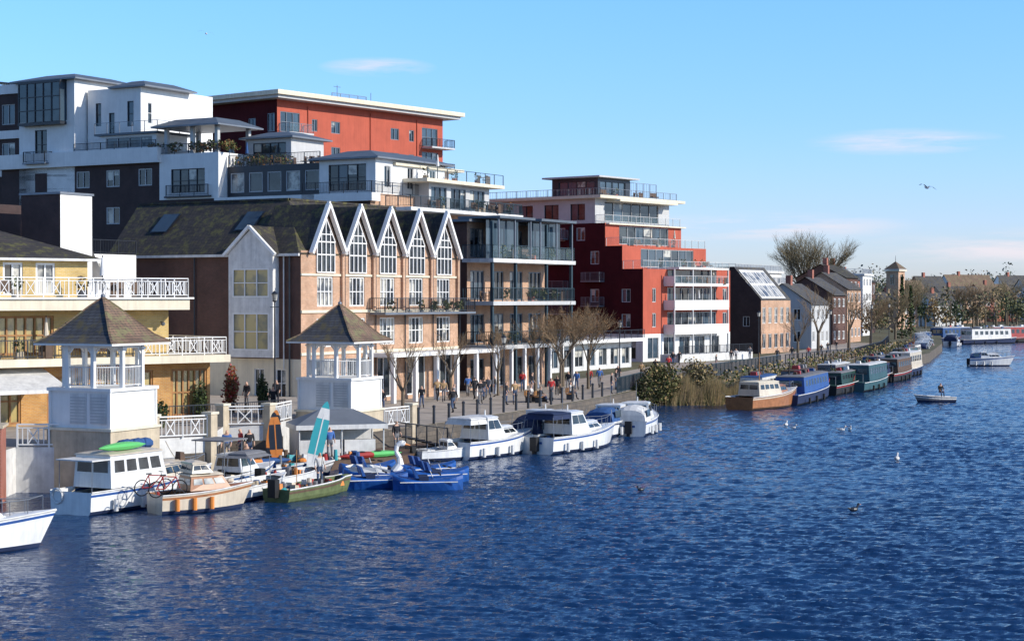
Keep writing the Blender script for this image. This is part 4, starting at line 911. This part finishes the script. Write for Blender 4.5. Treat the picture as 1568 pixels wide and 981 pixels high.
for a,c in zip(b0,b0[1:]+b0[:1]): mb.face([a,c,(c[0],c[1],1.95),(a[0],a[1],1.95)],'whited')
mb.box(2.5,4.2,.2,.7,.45,1.35,'whited'); mb.box(.5,1.5,.8,1.4,.45,1.2,'canvas')
mb.obj('hire_kiosk_marquee',(-11.3,93.6,0),R(18))
mb=MB()
for i in range(5): mb.tube((i*.7,0,.45),(i*.7,0,1.9-.1*i),.04,.04,'dark'); 
mb.tube((0,0,1.9),(2.8,0,1.5),.04,.04,'dark'); mb.tube((0,1.2,1.9),(2.8,1.2,1.5),.04,.04,'dark'); mb.tube((0,0,1.9),(0,1.2,1.9),.04,.04,'dark'); 
for i in range(6): mb.box(i*.45,i*.45+.4,0,1.2,1.1-.12*i,1.15-.12*i,'dark')
mb.obj('pontoon_gangway',(-6.0,99.5,0),R(35))

# narrowboats and barges
def narrow(x,y,th,L,B,kh,kc,kr='greyc',ch=1.1,nm='narrowboat',nj=7,win='gl'):
    mb=MB(); hull(mb,L,B,.85,1.15,kh,'redp' if kh=='black' else kh,'black',fine=5,tr=.75,rake=.4,deck=kc,open_to=0)
    cabin(mb,L*.14,L*.84,B*.82,B*.82,.85,.85+ch,.1,.1,.12,kc,win,max(4,int(L/2)),True,(.45,.8),kr)
    for i in range(nj):
        X=random.uniform(L*.18,L*.8); s=random.uniform(.15,.35); k=random.choice(['leafg','redp','canvas','wooddk','greyc','wooddk','green','whited','black'])
        if k=='leafg': mb.leaves((X,0,1.15+ch),(.4,.3,.25),40,.08,['leafg','leafo'])
        else: mb.hexa([(X-s,-s,.95+ch),(X+s,-s,.95+ch),(X+s,s,.95+ch),(X-s,s,.95+ch),(X-s*.9,-s*.8,1.1+ch+s*.6),(X+s*.9,-s*.8,1.1+ch+s*.6),(X+s*.9,s*.8,1.1+ch+s*.6),(X-s*.9,s*.8,1.1+ch+s*.6)],k)
    mb.tube((L*.25,.4,.9+ch),(L*.25,.4,1.6+ch),.06,.06,'black'); mb.tube((.3,0,1.0),(.9,0,1.5),.03,.03,'redp')
    fenders(mb,L,B,.3,'black'); mb.tube((L*.9,0,1.1),(L*.9,0,2.6+random.random()*1.5),.03,.02,'wood',5)
    for sy in (-1,1): mb.tube((L*.02,sy*B*.3,.9),(L*.02,sy*B*.3,1.7),.02,.02,'grey',4); 
    mb.tube((L*.02,-B*.3,1.7),(L*.02,B*.3,1.7),.02,.02,'grey',4)
    return place(mb,nm,x,y,th)
mb=MB(); hull(mb,8,2.9,1.0,1.5,'varn','gelc',open_to=.2,kb='wooddk'); cabin(mb,1.4,5.0,2.1,2.0,1.05,2.1,.4,.1,.15,'gelc','gl',4,True,(.5,.85),'cream'); cabin(mb,4.8,6.6,1.8,1.2,1.2,1.75,.4,0,.1,'varn','gl',2,False); bowrail(mb,8,2.9,1.4); mb.tube((3,0,2.1),(3,0,4.5),.05,.03,'wood'); place(mb,'wooden_motor_yacht',18.2,141.2,40)
narrow(22.6,146.5,20,17,3.2,'navy','blue','greyc',1.4,'blue_barge')
narrow(20.0,149.5,20,9,2.6,'black','whited','canvas',1.3,'covered_barge')
narrow(24.6,157,20,10,2.6,'black','greyc','wooddk',1.5,'covered_barge')
narrow(29,162,22,14,2.3,'black','green','greyc',1.1)
narrow(32.5,168,22,14,3.0,'tealm','tealm','whited',1.6,'houseboat')
narrow(31.2,177,22,11,2.6,'navy','greyc','whited',1.3)
narrow(36,180,22,14,2.4,'black','navy','wooddk',1.2)
narrow(39.5,187,22,13,2.8,'black','wooddk','greyc',1.5)
narrow(39.8,197,22,12,2.6,'navy','canvas','greyc',1.4)
narrow(43.5,199,22,12,3.0,'navy','gelc','whited',1.8,'houseboat')
narrow(46.4,208,20,9,2.4,'varn','orange','greyc',1.2)
narrow(47.5,219,22,12,2.6,'black','greyc','whited',1.2)
narrow(50.6,231,20,14,2.8,'black','tealm','greyc',1.3)
narrow(55.3,247,18,13,2.6,'navy','whited','greyc',1.3)
for (x,y,c) in ((60.5,262,'navy'),(63,272,'canvas'),(65.5,280,'greyc'),(67,288,'navy'),(69,297,'greyc'),(71,306,'navy'),(73.5,318,'canvas'),(76,330,'greyc'),(80,322,'navy'),(79,338,'canvas')): cruiser(x,y,20,8,2.8,'navy',c,wheel=1.2,tent=(y%2==0))
narrow(86,340,60,15,4,'navy','whited','greyc',2.0,'passenger_boat'); narrow(93,350,65,14,4,'black','redp','whited',2.2,'passenger_boat'); narrow(84,354,50,14,4,'navy','canvas','whited',2.0,'passenger_boat'); narrow(100,362,60,13,4,'navy','gelc','redp',1.8,'passenger_boat'); narrow(97,372,55,13,3.5,'black','greyc','whited',1.8,'passenger_boat')
cruiser(60.2,232,100,5.0,2.0,'blue','canvas',wheel=.8,name='blue_river_launch',tent=True)

# ---------------------------------------------------------------- people
def person_mesh(pose):
    V=[];E=[];Rd=[];lab=[]
    def v(p,r,l,par=None):
        V.append(Vector(p)); Rd.append(r if isinstance(r,tuple) else (r,r)); lab.append(l)
        if par is not None: E.append((par,len(V)-1))
        return len(V)-1
    pel=v((0,0,.95),(.15,.11),'leg'); wa=v((0,0,1.12),(.135,.1),'top',pel); ch=v((0,.01,1.33),(.17,.115),'top',wa); nk=v((0,0,1.47),.06,'skin',ch)
    hd=v((0,.02,1.57),(.078,.09),'skin',nk); ht=v((0,.01,1.68),(.075,.085),'hair',hd); v((0,.115,1.58),.016,'skin',hd)
    legs={'stand':[((.10,.02,.5),(.11,-.01,.09)),((-.10,.0,.5),(-.12,0,.09))],'walk':[((.09,.2,.53),(.1,.22,.12)),((-.09,.0,.5),(-.1,-.28,.16))],
          'sit':[((.12,.44,.93),(.12,.5,.50)),((-.12,.44,.93),(-.13,.46,.50))]}[pose]
    for sx,(kn,an) in zip((1,-1),legs):
        h=v((sx*.09,0,.9),.085,'leg',pel); k=v(kn,.062,'leg',h); a=v(an,.042,'shoe',k); v((an[0],an[1]+.16,an[2]-.05),.038,'shoe',a)
    arms={'stand':[((.24,-.02,1.15),(.25,.08,.92)),((-.24,-.02,1.15),(-.23,.12,.95))],'walk':[((.24,-.12,1.16),(.25,-.08,.93)),((-.24,.1,1.16),(-.22,.25,1.0))],
          'sit':[((.22,.1,1.15),(.14,.34,1.05)),((-.22,.1,1.15),(-.14,.34,1.05))]}[pose]
    for sx,(el,wr) in zip((1,-1),arms):
        s=v((sx*.19,0,1.4),.065,'top',ch); e=v(el,.046,'top',s); w=v(wr,.03,'skin',e); dd=(Vector(wr)-Vector(el)).normalized()
        pm=v(Vector(wr)+dd*.06,(.036,.022),'skin',w)
        for q in range(4):
            o=Vector((0,(q-1.5)*.019,0)); f=v(Vector(wr)+dd*.1+o,.009,'skin',pm); v(Vector(wr)+dd*(.15-.008*abs(q-1.2))+o+Vector((-sx*.012,0,0)),.008,'skin',f)
        v(Vector(wr)+dd*.07+Vector((-sx*.01,.045,0)),.01,'skin',w)
    me=bpy.data.meshes.new('tmp'); me.from_pydata(V,E,[]); o=link(bpy.data.objects.new('tmp',me))
    sk=o.modifiers.new('s','SKIN'); sk.use_smooth_shade=True; o.modifiers.new('u','SUBSURF').levels=1
    for i,d in enumerate(me.skin_vertices[0].data): d.radius=Rd[i]; d.use_root=(i==0)
    dg=bpy.context.evaluated_depsgraph_get(); m2=bpy.data.meshes.new_from_object(o.evaluated_get(dg)); m2.name='figure_'+pose
    bpy.data.objects.remove(o); m2.materials.clear()
    for _ in range(5): m2.materials.append(M['blk'])
    ix={'top':0,'leg':1,'shoe':2,'skin':3,'hair':4}
    co=np.array([list(x) for x in V])
    for p in m2.polygons:
        c=np.array(p.center); l=lab[int(((co-c)**2).sum(1).argmin())]
        if l in('skin','hair') and c[2]>1.5: l='hair' if (c[2]>1.66 or c[1]<-.02) else 'skin'
        if l=='skin' and c[2]>1.5 and c[1]>.095 and abs(abs(c[0])-.032)<.014 and 1.6<c[2]<1.63: l='hair'
        p.material_index=ix[l]; p.use_smooth=True
    return m2
PM={p:person_mesh(p) for p in ('stand','walk','sit')}
tops=['blk','blk','greyc','bluec','redc','tanc','whc','blk']; bots=['jean','blk','greyc','jean']
def person(x,y,z,pose='stand',face=0,top=None,bot=None,s=1.0):
    m=PM[pose].copy(); o=link(bpy.data.objects.new('person',m))
    for i,k in enumerate((top or random.choice(tops),bot or random.choice(bots),'blk','skin','hair')): m.materials[i]=M[k]
    s*=random.uniform(.94,1.05)
    zz=z-(.0 if pose!='sit' else .42); o.location=(x,y,zz); o.rotation_euler=(0,0,R(face)); o.scale=(s,)*3
random.seed(33)
for (x,y,pose,f,t) in ((-5.5,130,'walk',200,'tanc'),(-5.0,129,'walk',190,'tanc'),(-2.8,132,'walk',30,'blk'),(-2.3,127.5,'stand',200,'blk'),(-1.8,134,'walk',160,'greyc'),(-1.3,136,'stand',90,'blk'),(-3.4,136,'walk',10,'bluec'),
   (.85,143,'walk',180,'redc'),(1.6,140,'stand',250,'blk'),(2.9,130.5,'stand',180,'redc'),(3.5,137,'walk',0,'blk'),(6.6,150,'walk',0,'redc'),(7.4,149,'walk',10,'bluec'),(7.9,140,'stand',270,'blk'),
   (17.8,195,'walk',180,'blk'),(18.8,198,'walk',20,'blk'),(25.5,205,'stand',0,'blk'),(26.3,207,'walk',180,'whc'),(-8.6,117,'walk',170,'blk'),(29,215,'walk',0,'greyc'),(34,214,'walk',0,'blk'),(37,220,'walk',180,'redc'),(43,240,'stand',0,'blk'),(46,250,'walk',180,'blk'),
   (-6.2,121,'walk',175,'blk'),(-4.0,121.5,'stand',250,'greyc'),(-.4,126,'stand',260,'blk'),(0.2,126.4,'stand',200,'tanc'),(-2.1,131,'walk',20,'blk'),(4.6,144,'walk',170,'blk'),(5.3,144.6,'walk',170,'bluec'),(8.6,146,'stand',250,'blk'),(9.5,158,'walk',190,'blk'),(12.2,166,'walk',10,'tanc'),(14,172,'walk',10,'blk'),(16,180,'walk',190,'redc'),(22,190,'stand',250,'blk'),(31,206,'walk',20,'blk'),(40,228,'walk',190,'blk'),(-3.9,116.5,'walk',30,'blk')):
    person(x,y,1.31,pose,f,t)
for (x,y,f) in ((1.4,129.5,250),(2.1,129,250),(4.4,133,260)):
    mb=MB(); mb.box(-.8,.8,-.22,.22,.40,.45,'wood'); mb.box(-.7,-.6,-.2,.2,0,.4,'dark'); mb.box(.6,.7,-.2,.2,0,.4,'dark'); mb.box(-.8,.8,-.27,-.23,.5,.85,'wood'); mb.box(-.7,-.62,-.25,-.2,.4,.85,'dark'); mb.box(.62,.7,-.25,-.2,.4,.85,'dark')
    mb.obj('park_bench',(x,y,1.31),R(f-0)); person(x,y,1.31,'sit',f)
for (x,y,p,f,t) in ((-15.2,108,'stand',200,'blk'),(-14.7,110,'walk',180,'blk'),(-16.4,109,'stand',150,'blk'),(-21.5,97,'stand',150,'tanc'),(-13.9,102.5,'stand',200,'blk')): person(x,y,2.11,p,f,t)
for (x,y,p,f,t) in ((-14.7,90.8,'stand',180,'bluec'),(-14.1,91.5,'stand',120,'redc'),(-9.6,92.8,'stand',200,'bluec'),(-6.4,97.5,'stand',220,'blk'),(-13.6,91.2,'stand',200,'blk')): person(x,y,.45,p,f,t)
person(-8.8,80.6,.3,'stand',210,'whc'); person(-12.7,84.3,.3,'stand',180,'blk')
mb=MB(); hull(mb,3.2,1.4,.4,.6,'greyc','whited',open_to=.8); mb.box(1.2,1.5,-.55,.55,.3,.45,'wood'); place(mb,'inflatable_dinghy',38.2,152.5,260); person(37.0,152.2,.35,'sit',190,'blk')

# ---------------------------------------------------------------- birds
def gull_fly(x,y,z,s,rz,k='greyc'):
    mb=MB(); mb.sphere((0,0,0),.09,'whited',8,6,(2.6,1,.9)); mb.tube((.18,0,.02),(.32,0,.02),.05,.015,'orange',5); mb.face([(-.18,.03,0),(-.18,-.03,0),(-.38,-.09,0),(-.38,.09,0)],'whited')
    for sg in (-1,1):
        mb.loft([[(.12,0,.04),(-.1,0,.04)],[(.16,sg*.25,.16),(-.08,sg*.25,.15)],[(.1,sg*.45,.15),(-.08,sg*.45,.14)],[(-.1,sg*.72,.02),(-.14,sg*.7,.02)]],k)
    o=mb.obj('flying_gull',(x,y,z),R(rz)); o.scale=(s,)*3; o.rotation_euler=(R(12),R(-8),R(rz))
gull_fly(23.5,100,15.2,.85,110,'dark'); gull_fly(-17.3,100,23.9,.7,100) 
def duck(x,y,k='whited',kh='whited',s=1,nm='swimming_gull'):
    mb=MB(); mb.sphere((0,0,.08),.13,k,10,6,(1.7,1,.8)); mb.path([(.14,0,.1),(.2,0,.2),(.22,0,.26)],[.06,.045,.05],kh,7); mb.sphere((.24,0,.28),.06,kh,8,6); mb.tube((.28,0,.27),(.37,0,.26),.022,.008,'orange',5); mb.tube((-.18,0,.1),(-.32,0,.16),.06,.01,k,6)
    o=mb.obj(nm,(x,y,0),R(random.uniform(0,360))); o.scale=(s,)*3
duck(21.3,97.5,s=1.2); duck(19.2,123.5,s=1.1); duck(22.2,118.8,s=1.1); duck(14.4,74.2,'dark','dark',1.0,'swimming_coot'); duck(19.3,121,s=.9); duck(23,120,s=.9); duck(6,82,'dark','dark',.8,'swimming_coot')

# ---------------------------------------------------------------- light, sky, camera
sd=Vector((.90,-.30,0)).normalized(); el=R(27); sund=Vector((sd.x*math.cos(el),sd.y*math.cos(el),math.sin(el)))
su=bpy.data.lights.new('sun','SUN'); su.energy=5.0; su.angle=R(.5); su.color=(1,.94,.84); so=link(bpy.data.objects.new('sun',su)); so.rotation_euler=(-sund).to_track_quat('-Z','Y').to_euler(); so.location=(60,-40,80)
w=bpy.data.worlds.new('World'); S.world=w; w.use_nodes=True; nt=w.node_tree; bg=nt.nodes['Background']
sky=nt.nodes.new('ShaderNodeTexSky'); sky.sky_type='NISHITA'; sky.sun_disc=False; sky.sun_elevation=el; sky.sun_rotation=math.atan2(sd.x,sd.y); sky.air_density=1.0; sky.dust_density=.4; sky.ozone_density=2.0
tc=nt.nodes.new('ShaderNodeTexCoord'); g=tc.outputs['Generated']
mp=nt.nodes.new('ShaderNodeMapping'); mp.inputs['Scale'].default_value=(7,7,60); nt.links.new(g,mp.inputs[0])
n1=noise(nt,mp.outputs[0],1.6,6,.6)
def blob(c,rx,rz):
    s=nt.nodes.new('ShaderNodeVectorMath'); s.operation='SUBTRACT'; s.inputs[1].default_value=Vector(c).normalized(); nt.links.new(g,s.inputs[0])
    m=nt.nodes.new('ShaderNodeVectorMath'); m.operation='MULTIPLY'; m.inputs[1].default_value=(1/rx,0,1/rz); nt.links.new(s.outputs[0],m.inputs[0])
    l=nt.nodes.new('ShaderNodeVectorMath'); l.operation='LENGTH'; nt.links.new(m.outputs[0],l.inputs[0])
    r=nt.nodes.new('ShaderNodeMapRange'); r.inputs[1].default_value=1; r.inputs[2].default_value=.25; nt.links.new(l.outputs['Value'],r.inputs[0]); return r.outputs[0]
tot=None
for c in (((-.076,1,.130),.034,.006),((.222,1,.088),.055,.008),((.14,1,.040),.09,.009),((.29,1,.028),.09,.012)):
    o_=blob(*c)
    if tot is None: tot=o_
    else:
        a=nt.nodes.new('ShaderNodeMath'); a.operation='MAXIMUM'; nt.links.new(tot,a.inputs[0]); nt.links.new(o_,a.inputs[1]); tot=a.outputs[0]
mm=nt.nodes.new('ShaderNodeMath'); mm.operation='MULTIPLY'; nt.links.new(tot,mm.inputs[0]); nt.links.new(ramp(nt,n1,.40,.60),mm.inputs[1])
mk=nt.nodes.new('ShaderNodeMath'); mk.operation='MULTIPLY'; mk.inputs[1].default_value=.75; mk.use_clamp=True; nt.links.new(mm.outputs[0],mk.inputs[0])
sx=nt.nodes.new('ShaderNodeSeparateXYZ'); nt.links.new(g,sx.inputs[0])
er=nt.nodes.new('ShaderNodeValToRGB'); cr=er.color_ramp; nt.links.new(sx.outputs[2],er.inputs[0])
cr.elements[0].position=0; cr.elements[0].color=(.56,.62,.94,1); cr.elements[1].position=1; cr.elements[1].color=(.36,.44,.56,1)
for p,c in ((.05,(.48,.60,.96)),(.10,(.44,.63,.98)),(.17,(.44,.70,1.0)),(.32,(.36,.52,.78)),(.55,(.33,.43,.60))):
    e=cr.elements.new(p); e.color=(*c,1)
t1=mixcol(nt,1.0,sky.outputs[0],er.outputs[0],'MULTIPLY'); tint=mixcol(nt,1.0,t1,(1.6,1.6,1.6),'MULTIPLY')
c=mixcol(nt,mk.outputs[0],tint,(6.2,5.7,6.1))
nt.links.new(c,bg.inputs[0]); bg.inputs[1].default_value=.15
cam=bpy.data.cameras.new('camera'); co_=link(bpy.data.objects.new('camera',cam)); co_.location=(0,0,9); co_.rotation_euler=(R(90-.753),0,0); cam.lens=62; cam.sensor_width=36; cam.clip_end=20000; cam.clip_start=1; S.camera=co_
S.view_settings.view_transform='Standard'; S.view_settings.look='None'; S.view_settings.exposure=0
